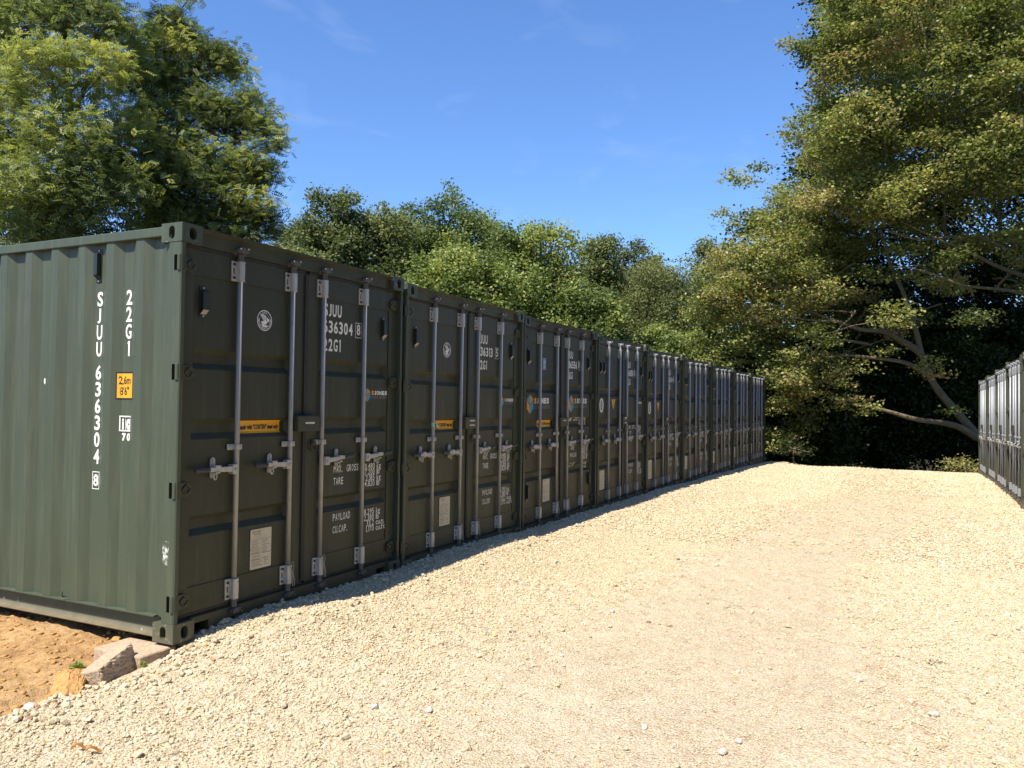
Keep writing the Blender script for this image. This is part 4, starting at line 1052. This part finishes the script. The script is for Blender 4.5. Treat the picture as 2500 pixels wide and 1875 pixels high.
def make_tree(name, label, base, trunk, trunk_r, lobes, sprays, leaf, mat, bark, seed, group=None, cat='tree', limb_r=.06, twigs=260, toff=0., extra=None, limbs=True, trunk_name='trunk'):
    rs = np.random.RandomState(seed); root = empty(name, tuple(base)); B = np.array(base, float)
    tp = np.array(trunk, float); n = len(tp)
    # smooth trunk
    tt = np.linspace(0, n-1, 4*n); TP = np.stack([np.interp(tt, range(n), tp[:, k]) for k in range(3)], 1)
    wob = rs.normal(0, .02, TP.shape); wob[0] = 0; TP = TP+wob*np.array([1, 1, 0]); tr = trunk_r*(1-np.linspace(0, 1, len(TP))*.78); tr[0] *= 1.25
    paths = [(TP-B, tr, 10)]
    Cs = []; Ti = []; vol = np.array([max(1e-3, r_[0]*r_[1]+r_[0]*r_[2]) for _, r_ in lobes]); cnt = np.maximum(5 if sprays > 8000 else 3, (sprays*vol/vol.sum()).astype(int))
    cc = np.mean([l[0] for l in lobes], 0)
    for (lc, lr), k in zip(lobes, cnt):
        d = unit(rs.normal(0, 1, (k, 3))+unit(lc-cc)*.35+np.array([0, 0, .15])); rad = rs.uniform(.45, 1.08, (k, 1))**.7*np.where(rs.rand(k, 1) < .10, 1.18, 1.0)
        pts = lc+d*lr*rad; Cs.append(pts); lt = rs.normal(.45+toff, .25); Ti.append(np.clip(lt+rs.normal(0, .10, k), 0, 1))
        if limbs:
            hd = np.hypot(lc[0]-TP[:, 0], lc[1]-TP[:, 1]); want = lc[2]-hd*.75; j = int(np.argmin(np.abs(TP[:, 2]-want)+hd*.15)); j = min(max(j, 3), len(TP)-2)
            a = TP[j]; mid = a*.45+lc*.55; mid[2] = a[2]*.35+lc[2]*.65-.1*hd[j]*rs.uniform(-1, 1); path = bez(a, mid, lc, 9); path[1:-1] += rs.normal(0, .04*np.linalg.norm(lc-a)/3, (7, 3))
            r0 = min(limb_r*rs.uniform(.8, 1.3), tr[j]*.7); paths.append((path-B, np.linspace(r0, .012, 9), 6))
            sel = rs.choice(k, min(k, max(3, int(twigs*k/max(1, cnt.sum())))), replace=False)
            for q in sel:
                s = path[rs.randint(3, 9)]; e = pts[q]; m_ = (s+e)/2+rs.normal(0, .12, 3)*np.linalg.norm(e-s)*.5; paths.append((bez(s, m_, e, 5)-B, np.linspace(.014, .004, 5), 4))
    if extra: paths += [(np.array(p_)-B, r_, 8) for p_, r_ in extra]
    V, F = tubes_np(paths); np_mesh(trunk_name, V, F, bark, root, smooth=True)
    C = np.concatenate(Cs)-B; T = np.concatenate(Ti)
    if leaf[0] == 'p': V, F, ti = leaves_pinnate(C, rs, *leaf[1:4], leaf[4], T)
    else: V, F, ti = leaves_simple(C, rs, *leaf[1:6], T, up=leaf[6] if len(leaf) > 6 else .9)
    np_mesh('crown', V, F, mat, root, tint=ti)
    tag(root, label, cat, group); return root
def gp(px, d, z): p = at(px, 985, d); return np.array([p.x, p.y, z])
GTREE = 'trees standing behind the long left row'
def auto_tree(px, d, py_top, wpx, zb, label, leaf, mat, seed, sprays, lobes_n=22, toff=0, bark=M_bark2, gbase=-.3, depthr=1.0, zmin=-.75, tr=.16, trunk_lean=0, name='tree', lobe=.34, twigs=260):
    top = at(px, py_top-26, d).z; hw = wpx/2/FPX*d; c = gp(px, d, (top+zb)/2); rs = np.random.RandomState(seed+100)
    R = np.array([hw, hw*depthr, (top-zb)/2]); lb = auto_lobes(c, R*.95, int(lobes_n*1.5), rs, zmin=zmin, lobe=lobe*.80, inner=.5)
    b = gp(px, d, gbase); trunk = [b, b+[.1, .05, 2], b+[trunk_lean*.4, .1, (top-gbase)*.5], b+[trunk_lean, 0, (top-gbase)*.80]]
    return make_tree(name, label, b, trunk, tr, lb, int(sprays*1.65), leaf, mat, bark, seed, GTREE, toff=toff, twigs=twigs)

PIN = ('p', 6, .19, .7, .215)
BRD = ('s', 26, .20, .6, .13, .09, 1.0)
# two big ash trees at the left, plus foliage beyond the left frame edge
def px_lobes(spec, d0, rs, dj=1.0, flat=.8):
    out_ = []
    for px, py, rp, dd in spec:
        d = d0+dd; p = at(px, py, d); r = rp/FPX*d; out_.append((np.array(p), np.array([r, r, r*flat])))
    return out_
rs = np.random.RandomState(42)
ash1 = [(60,60,110,0),(200,40,100,.5),(110,180,110,-1),(230,170,90,-.4),(30,300,120,-.5),(160,330,110,-1.2),(280,80,70,.8),(60,450,120,-1.5),(210,470,110,-1),(-60,180,140,0),(-80,400,150,0),(120,560,110,-1),(320,160,50,1.2),(20,-80,150,1),(200,-100,120,1),(290,300,80,.2),(300,450,80,-.2),(-100,20,150,1)]
b = gp(185, 19.5, -.2)
make_tree('ash_tree', 'tall yellow green ash filling the top left corner', b, [b, at(190,560,19.5), at(175,330,19.6), at(160,120,19.8), at(150,-120,20)], .17, px_lobes([(a, b_, c*.86, d) for a, b_, c, d in ash1], 19, rs), 3600, PIN, ML_ash, M_bark2, 3, GTREE, limb_r=.07, twigs=420, toff=.12)
ash2 = [(410,50,42,0),(400,120,75,0),(450,100,50,.5),(350,200,70,-.3),(440,200,75,.2),(530,140,55,.4),(560,170,45,.6),(390,300,80,-.8),(500,270,70,0),(600,250,42,.4),(560,300,60,.3),(640,300,40,.3),(655,345,38,.2),(460,380,85,-.6),(580,400,75,0),(635,420,48,.2),(400,430,90,-1.4),(330,420,70,-1.2),(500,480,90,-.6),(600,500,70,-.1),(640,545,45,0),(420,540,90,-1),(560,580,80,-.3),(260,380,60,-1.5),(470,-10,20,.3)]
b = gp(400, 21.5, -.2)
make_tree('ash_tree', 'second ash with feathery outline against the sky, right of the corner one', b, [b, at(395,560,21.5), at(380,380,21.5), at(395,220,21.6), at(410,60,21.6)], .16, px_lobes([(a, b_, c*.84, d) for a, b_, c, d in ash2], 21.5, rs), 3100, PIN, ML_ash, M_bark2, 5, GTREE, limb_r=.06, twigs=420, toff=-.02)
ivy = [(370,330,45,.8),(380,400,50,.8),(360,470,60,.8),(370,540,60,.8),(170,470,60,2),(150,560,80,2),(480,420,60,1.6),(60,560,90,2.2),(300,580,70,1.5),(500,560,80,1.6),(20,420,70,2.2),(420,260,40,1)]
b = gp(370, 22.6, -.2)
make_tree('ivy_clad_tree', 'dark ivy covered tree seen through gaps between the two ashes', b, [b, at(365,560,22.6), at(372,350,22.6), at(385,200,22.6)], .2, px_lobes(ivy, 22, rs), 900, ('s', 26, .18, .9, .09, .07, .5), ML_ivy, M_bark2, 8, GTREE, twigs=60)
# middle belt
auto_tree(730, 30, 560, 230, .5, 'low olive bushy tree just right of the ash outline, above the first container', BRD, ML_oak, 11, 600, 16, 0, name='broadleaf_tree')
auto_tree(690, 34, 520, 170, 1.0, 'slim dull green tree close against the ash outline', BRD, ML_oak, 41, 800, 18, -.05, name='broadleaf_tree')
auto_tree(1000, 36, 462, 240, .8, 'full crowned mid green tree left of the tallest dark top', BRD, ML_mid, 42, 950, 24, 0, name='broadleaf_tree', lobe=.28)
auto_tree(1200, 36, 490, 230, .8, 'full crowned tree between the tallest dark top and the bright centre tree', BRD, ML_mid, 43, 950, 24, .05, name='broadleaf_tree', lobe=.28)
auto_tree(1540, 38, 590, 220, .6, 'grey green tree between the narrow pointed one and the willow', BRD, ML_oak, 44, 850, 20, 0, name='broadleaf_tree')
auto_tree(800, 32, 445, 240, 1.0, 'thin topped dull green tree, first in the middle belt from the left', BRD, ML_oak, 12, 850, 24, -.05, name='broadleaf_tree', lobe=.28)
auto_tree(930, 33, 462, 260, .8, 'olive tree with yellowing leaves between two darker tops', BRD, ML_oak, 13, 850, 22, .12, name='broadleaf_tree', lobe=.30)
auto_tree(1085, 35, 452, 250, .8, 'tallest dark green tree top of the middle belt', BRD, ML_mid, 14, 950, 24, -.10, name='broadleaf_tree', lobe=.28)
auto_tree(1120, 30, 590, 330, .4, 'lower bright green tree in front of the tallest dark top', BRD, ML_mid, 15, 950, 22, .15, name='broadleaf_tree')
auto_tree(1290, 33, 500, 300, .6, 'bright green maple like tree at the centre of the skyline', ('s', 18, .24, .6, .14, .10, 1.0), ML_mid, 16, 1100, 26, .2, name='broadleaf_tree', lobe=.28)
auto_tree(1460, 36, 532, 170, .6, 'narrow darker tree with a pointed top right of the centre tree', BRD, ML_oak, 17, 750, 20, -.12, name='broadleaf_tree', lobe=.28)
auto_tree(1420, 32, 690, 300, .2, 'bushy mid green tree low behind the third container', BRD, ML_mid, 18, 850, 20, -.05, name='broadleaf_tree')
auto_tree(1590, 36, 625, 250, .2, 'soft grey green willow like tree before the beech', ('s', 34, .24, 1.1, .14, .045, .5), ML_oak, 19, 1300, 24, .05, name='willow_tree')
auto_tree(1730, 40, 545, 160, .5, 'small grey green tree top peeping left of the beech', BRD, ML_oak, 20, 420, 14, -.02, name='broadleaf_tree', lobe=.28)
auto_tree(1640, 31, 790, 240, -.5, 'yellow green bush at the left foot of the beech', BRD, ML_mid, 21, 600, 16, .25, name='bush', gbase=-.8)
auto_tree(960, 37, 560, 420, .2, 'dim backing tree behind the olive ones', BRD, ML_mid, 31, 500, 14, -.2, name='broadleaf_tree')
auto_tree(1330, 40, 600, 420, .2, 'dim backing tree behind the bright centre tree', BRD, ML_mid, 32, 500, 14, -.2, name='broadleaf_tree')
# ---- the beech
rs = np.random.RandomState(77)
OUT = [(2010,-150),(2010,0),(1965,90),(1975,180),(1940,260),(1935,340),(1930,400),(1850,440),(1800,500),(1760,540),(1730,600),(1680,660),(1660,760),(1680,830),(1760,870),(1860,880),(1905,960),(1920,1060),(1975,1080),(2000,980),(2040,900),(2110,860),(2190,800),(2260,790),(2330,820),(2420,820),(2520,800),(2640,800),(2750,700),(2750,-150)]
def inside(x, y, poly):
    c = False; j = len(poly)-1
    for i in range(len(poly)):
        xi, yi = poly[i]; xj, yj = poly[j]
        if (yi > y) != (yj > y) and x < (xj-xi)*(y-yi)/(yj-yi)+xi: c = not c
        j = i
    return c
def surf_d(px, py):                       # the crown bulges towards the viewer at the upper right
    return 27.5-4.5*min(1, max(0, (px-1680)/800))-1.2*min(1, max(0, (900-py)/900))
lob = []
while len(lob) < 330:
    x, y = rs.uniform(1650, 2740), rs.uniform(-140, 1080)
    if not inside(x, y, OUT): continue
    back = rs.rand(); r_px = rs.uniform(32, 82)
    if not inside(x-r_px*.75, y-r_px*.2, OUT): continue
    if y > 500 and x > 1990 and rs.rand() < (.42 if y < 640 else .60): continue
    if y > 500 and x > 1990: r_px *= .75
    d = surf_d(x, y)+(rs.uniform(-.8, 1.2) if back < .55 else rs.uniform(1.5, 6.5))
    r = r_px/FPX*d; p = np.array(at(x, y, d)); lob.append((p, np.array([r, r, r*rs.uniform(.42, .8)])))
while len(lob) < 350:
    x, y = rs.uniform(1800, 2100), rs.uniform(440, 680); d = rs.uniform(28.5, 31); r = rs.uniform(60, 85)/FPX*d
    if inside(x-40, y, OUT): lob.append((np.array(at(x, y, d)), np.array([r, r, r*.6])))
for _ in range(16):
    x, y = rs.uniform(1880, 1975), rs.uniform(860, 1085); d = rs.uniform(26.2, 28); r = rs.uniform(30, 50)/FPX*d; lob.append((np.array(at(x, y, d)), np.array([r, r, r*.7])))
SPUR = [(2085,975,34,-.4),(2110,1000,22,-.4),(2060,930,34,-.5),(2045,985,26,-.5),(2090,895,30,-.4),(2270,885,34,-.3),(2292,915,24,-.3),(2150,850,30,-.3),(1980,870,40,-.5),(2020,905,30,-.5),(2320,1000,18,-.3),(1925,108,12,0),(1950,118,14,0),(1975,125,16,0),(2005,60,26,0),(1930,330,18,0),(1795,425,28,0),(1820,440,30,0),(1770,520,25,0),(1850,410,25,0),(1690,640,25,0)]
for x, y, r, dd in SPUR:
    d = (surf_d(x, y) if y < 700 else 26.2)+dd; lob.append((np.array(at(x, y, d)), np.array([r/FPX*d]*2+[r/FPX*d*.5])))
def pxpath(spec, r0, r1, n=14):
    P_ = np.array([at(*s) for s in spec]); t = np.linspace(0, len(P_)-1, n)
    # catmull-like smoothing by cubic interpolation of chord
    Q = np.stack([np.interp(t, range(len(P_)), P_[:, k]) for k in range(3)], 1); Q[1:-1] = .25*Q[:-2]+.5*Q[1:-1]+.25*Q[2:]
    return (Q, np.linspace(r0, r1, n))
lob2 = []
BACK = [(2080,-150),(2060,200),(2010,400),(1900,520),(1820,640),(1760,800),(2000,840),(2400,820),(2750,760),(2750,-150)]
while len(lob2) < 115:
    x, y = rs.uniform(1750, 2740), rs.uniform(-140, 840)
    if inside(x, y, BACK):
        d = rs.uniform(32, 35); r = rs.uniform(80, 120)/FPX*d; lob2.append((np.array(at(x, y, d)), np.array([r, r, r*.7])))
base = np.array(at(2560, 1165, 27.5)); base[2] = -.9
ex = [pxpath([(2384,1061,27),(2320,989,27),(2284,946,27),(2263,906,27),(2248,863,27),(2237,808,27),(2219,754,27),(2201,700,27.3),(2176,660,27.5),(2150,560,28)], .135, .05, 22),
      pxpath([(2248,863,27),(2225,845,27),(2198,830,26.8),(2154,805,26.5),(2107,808,26.3),(2060,790,26),(2000,770,26),(1930,740,26)], .13, .02, 18),
      pxpath([(2384,1069,26.9),(2342,1040,26.6),(2290,1030,26.3),(2234,1025,26),(2180,1007,26),(2125,993,26),(2080,985,26)], .12, .03, 16),
      pxpath([(2259,913,27),(2230,893,26.6),(2198,881,26.3),(2120,872,26),(2053,866,26),(1990,880,26),(1937,892,26)], .085, .02, 16),
      pxpath([(2110,750,26.5),(2150,780,26.6),(2162,800,26.7)], .02, .05, 8),
      pxpath([(2440,600,25),(2400,580,24.6),(2330,575,24.3),(2240,590,24.2),(2160,560,24.2)], .07, .015, 12),
      pxpath([(2520,680,25),(2430,650,24.6),(2360,610,24.3),(2290,585,24.2),(2200,540,24.2)], .07, .015, 12),
      pxpath([(2520,720,25),(2440,705,24.6),(2350,700,24.3),(2260,660,24.2),(2180,650,24.2)], .06, .015, 12),
      pxpath([(2030,380,25),(2060,420,25.2),(2110,470,25.5),(2180,520,26)], .012, .05, 10),
      pxpath([(2500,330,24),(2440,240,24),(2400,190,23.8),(2330,170,23.6)], .05, .015, 10),
      pxpath([(1900,800,26),(1980,820,26.2),(2060,830,26.4),(2120,840,26.6)], .015, .05, 10),
      pxpath([(2380,1150,25.5),(2330,1130,25.6),(2290,1125,25.8)], .02, .012, 6)]
trunkp = [base, np.array(at(2470,1130,27.2)), np.array(at(2384,1064,27.0)), np.array(at(2384,1063,27.0))+[.01,0,.01]]
rb = np.random.RandomState(12)
for _ in range(95):
    lc, lr = lob[rb.randint(330)]; lc = lc-np.array(_f)*rb.uniform(.1, .7)
    ax_ = np.array(at(2330+rb.uniform(-60, 120), rb.uniform(300, 760), 26.2)); v_ = ax_-lc; ln_ = np.linalg.norm(v_); l_ = min(ln_*.8, rb.uniform(1.6, 4.2))
    st = lc+v_/ln_*l_+[0, 0, -.2]; mid_ = (st+lc)/2+rb.normal(0, .25, 3)+[0, 0, .25]; en = lc-v_/ln_*lr[0]*.5+rb.normal(0, .2, 3)
    p_ = bez(st, mid_, en, 9)+rb.normal(0, .03, (9, 3)); r0 = rb.uniform(.020, .050); ex.append((p_, np.linspace(r0, .006, 9)))
make_tree('beech_tree', 'huge bronze green beech leaning in from the right behind the short row', base, trunkp, .26, lob, 10500, ('s', 28, .20, .38, .108, .078, 1.3), ML_beech, M_bark, 21, None, limb_r=.05, twigs=900, extra=ex, toff=.08, limbs=False)
bb = np.array(at(2450, 1165, 33.5)); bb[2] = -1.8
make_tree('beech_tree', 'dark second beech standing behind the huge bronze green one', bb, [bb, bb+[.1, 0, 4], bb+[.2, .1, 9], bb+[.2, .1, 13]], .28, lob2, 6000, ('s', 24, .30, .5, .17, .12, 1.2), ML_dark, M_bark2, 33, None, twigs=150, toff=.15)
# low sprays of the same tree family under the crown
b = gp(2120, 27.3, -1.2)
# dark understorey that closes the view between the two rows
GU = 'shaded trees closing the far end of the yard'
US = [(1960, 30, 820, 330, 'shaded tree just beyond the last container of the left row'), (2160, 32, 760, 360, 'shaded tree behind the beech fork, centre of the dark hollow'),
      (2340, 31, 780, 340, 'shaded tree behind the leaning beech trunk'), (2520, 32, 700, 400, 'shaded tree behind the short right row'), (2060, 37, 620, 480, 'tall dark tree far back in the hollow, left one'),
      (2330, 38, 560, 520, 'tall dark tree far back in the hollow, middle one'), (2600, 37, 500, 520, 'tall dark tree far back beyond the right frame edge'), (1850, 36, 760, 340, 'dark tree behind the lower left skirt of the beech')]
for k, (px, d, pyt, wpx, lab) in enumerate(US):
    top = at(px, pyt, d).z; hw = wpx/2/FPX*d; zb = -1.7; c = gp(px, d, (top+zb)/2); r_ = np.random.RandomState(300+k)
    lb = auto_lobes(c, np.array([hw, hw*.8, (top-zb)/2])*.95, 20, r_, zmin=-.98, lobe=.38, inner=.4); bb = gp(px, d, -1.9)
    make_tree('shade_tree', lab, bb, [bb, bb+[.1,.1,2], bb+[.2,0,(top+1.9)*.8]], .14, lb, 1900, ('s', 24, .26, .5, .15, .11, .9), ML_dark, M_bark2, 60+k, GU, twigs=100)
# sunlit low sprays at the foot of the hollow
def spray_bush(px, py, d, rp, label, seed, mat=ML_beech, n=40, toff=0):
    p = np.array(at(px, py, d)); r = rp/FPX*d; bz = float(gz(p[0], p[1])) if p[0] < 26 else -1.7
    b_ = np.array([p[0]+.3, p[1], min(bz, p[2]-.15)]); lb = [(p, np.array([r, r, r*.35])), (p+[.2, -.1, -.1], np.array([r*.8, r*.8, r*.3]))]
    make_tree('sapling', label, b_, [b_, (b_+p)/2+[.05, 0, 0], p], .018, lb, n, ('s', 16, .13, .4, .075, .05, 1.2), mat, M_bark, seed, 'young beech saplings at the far edge of the gravel', twigs=12, limb_r=.01, toff=toff, trunk_name='stem')
spray_bush(2350, 1135, 25.0, 60, 'sunlit sapling spray at the foot of the right row end', 90, n=45, toff=.1)
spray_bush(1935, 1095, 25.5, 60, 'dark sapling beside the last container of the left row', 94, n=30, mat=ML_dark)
# unseen trees added beside and behind the viewpoint to cut skylight on the doors
GW = 'woodland trees around the yard outside the frame'
wood = None
def add_shading_tree(x, y, h, r, sc_seed, label):
    global wood
    if wood is None:
        c = np.array([0, 0, h*.56]); lb = auto_lobes(c, np.array([r, r, h*.46]), 26, np.random.RandomState(5), zmin=-.95, lobe=.36, inner=.5)
        wood = make_tree('woodland_tree', label, (0, 0, 0), [np.zeros(3), np.array([.1, 0, 3.]), np.array([0, .1, h*.7])], .22, lb, 2600, ('s', 22, .30, .6, .16, .12, .9), ML_mid, M_bark2, 400, GW, twigs=120, toff=-.1)
        t = wood
    else:
        t = wood.copy(); COL.objects.link(t)
        for ch in [o for o in S.objects if o.parent == wood]:
            k = ch.copy(); COL.objects.link(k); k.parent = t
        t['label'] = label
    t.location = (x, y, -.6); t.rotation_euler = (0, 0, sc_seed*1.3); k = .9+.2*((sc_seed*7) % 5)/4; t.scale = (k, k, k)
for i_, (x, y) in enumerate([(14.5, -17.5), (8.5, -16), (3, -16.5), (-3, -15.5), (-9, -14.5), (-14, -10)]):
    add_shading_tree(x, y, 13, 4.3, i_, ['large woodland tree out of frame beyond the nearest right row container', 'large woodland tree out of frame, second from the short right row', 'large woodland tree out of frame opposite the second left container', 'large woodland tree out of frame level with the viewpoint, to its right', 'large woodland tree out of frame behind and right of the viewpoint', 'large woodland tree out of frame straight behind the viewpoint'][i_])
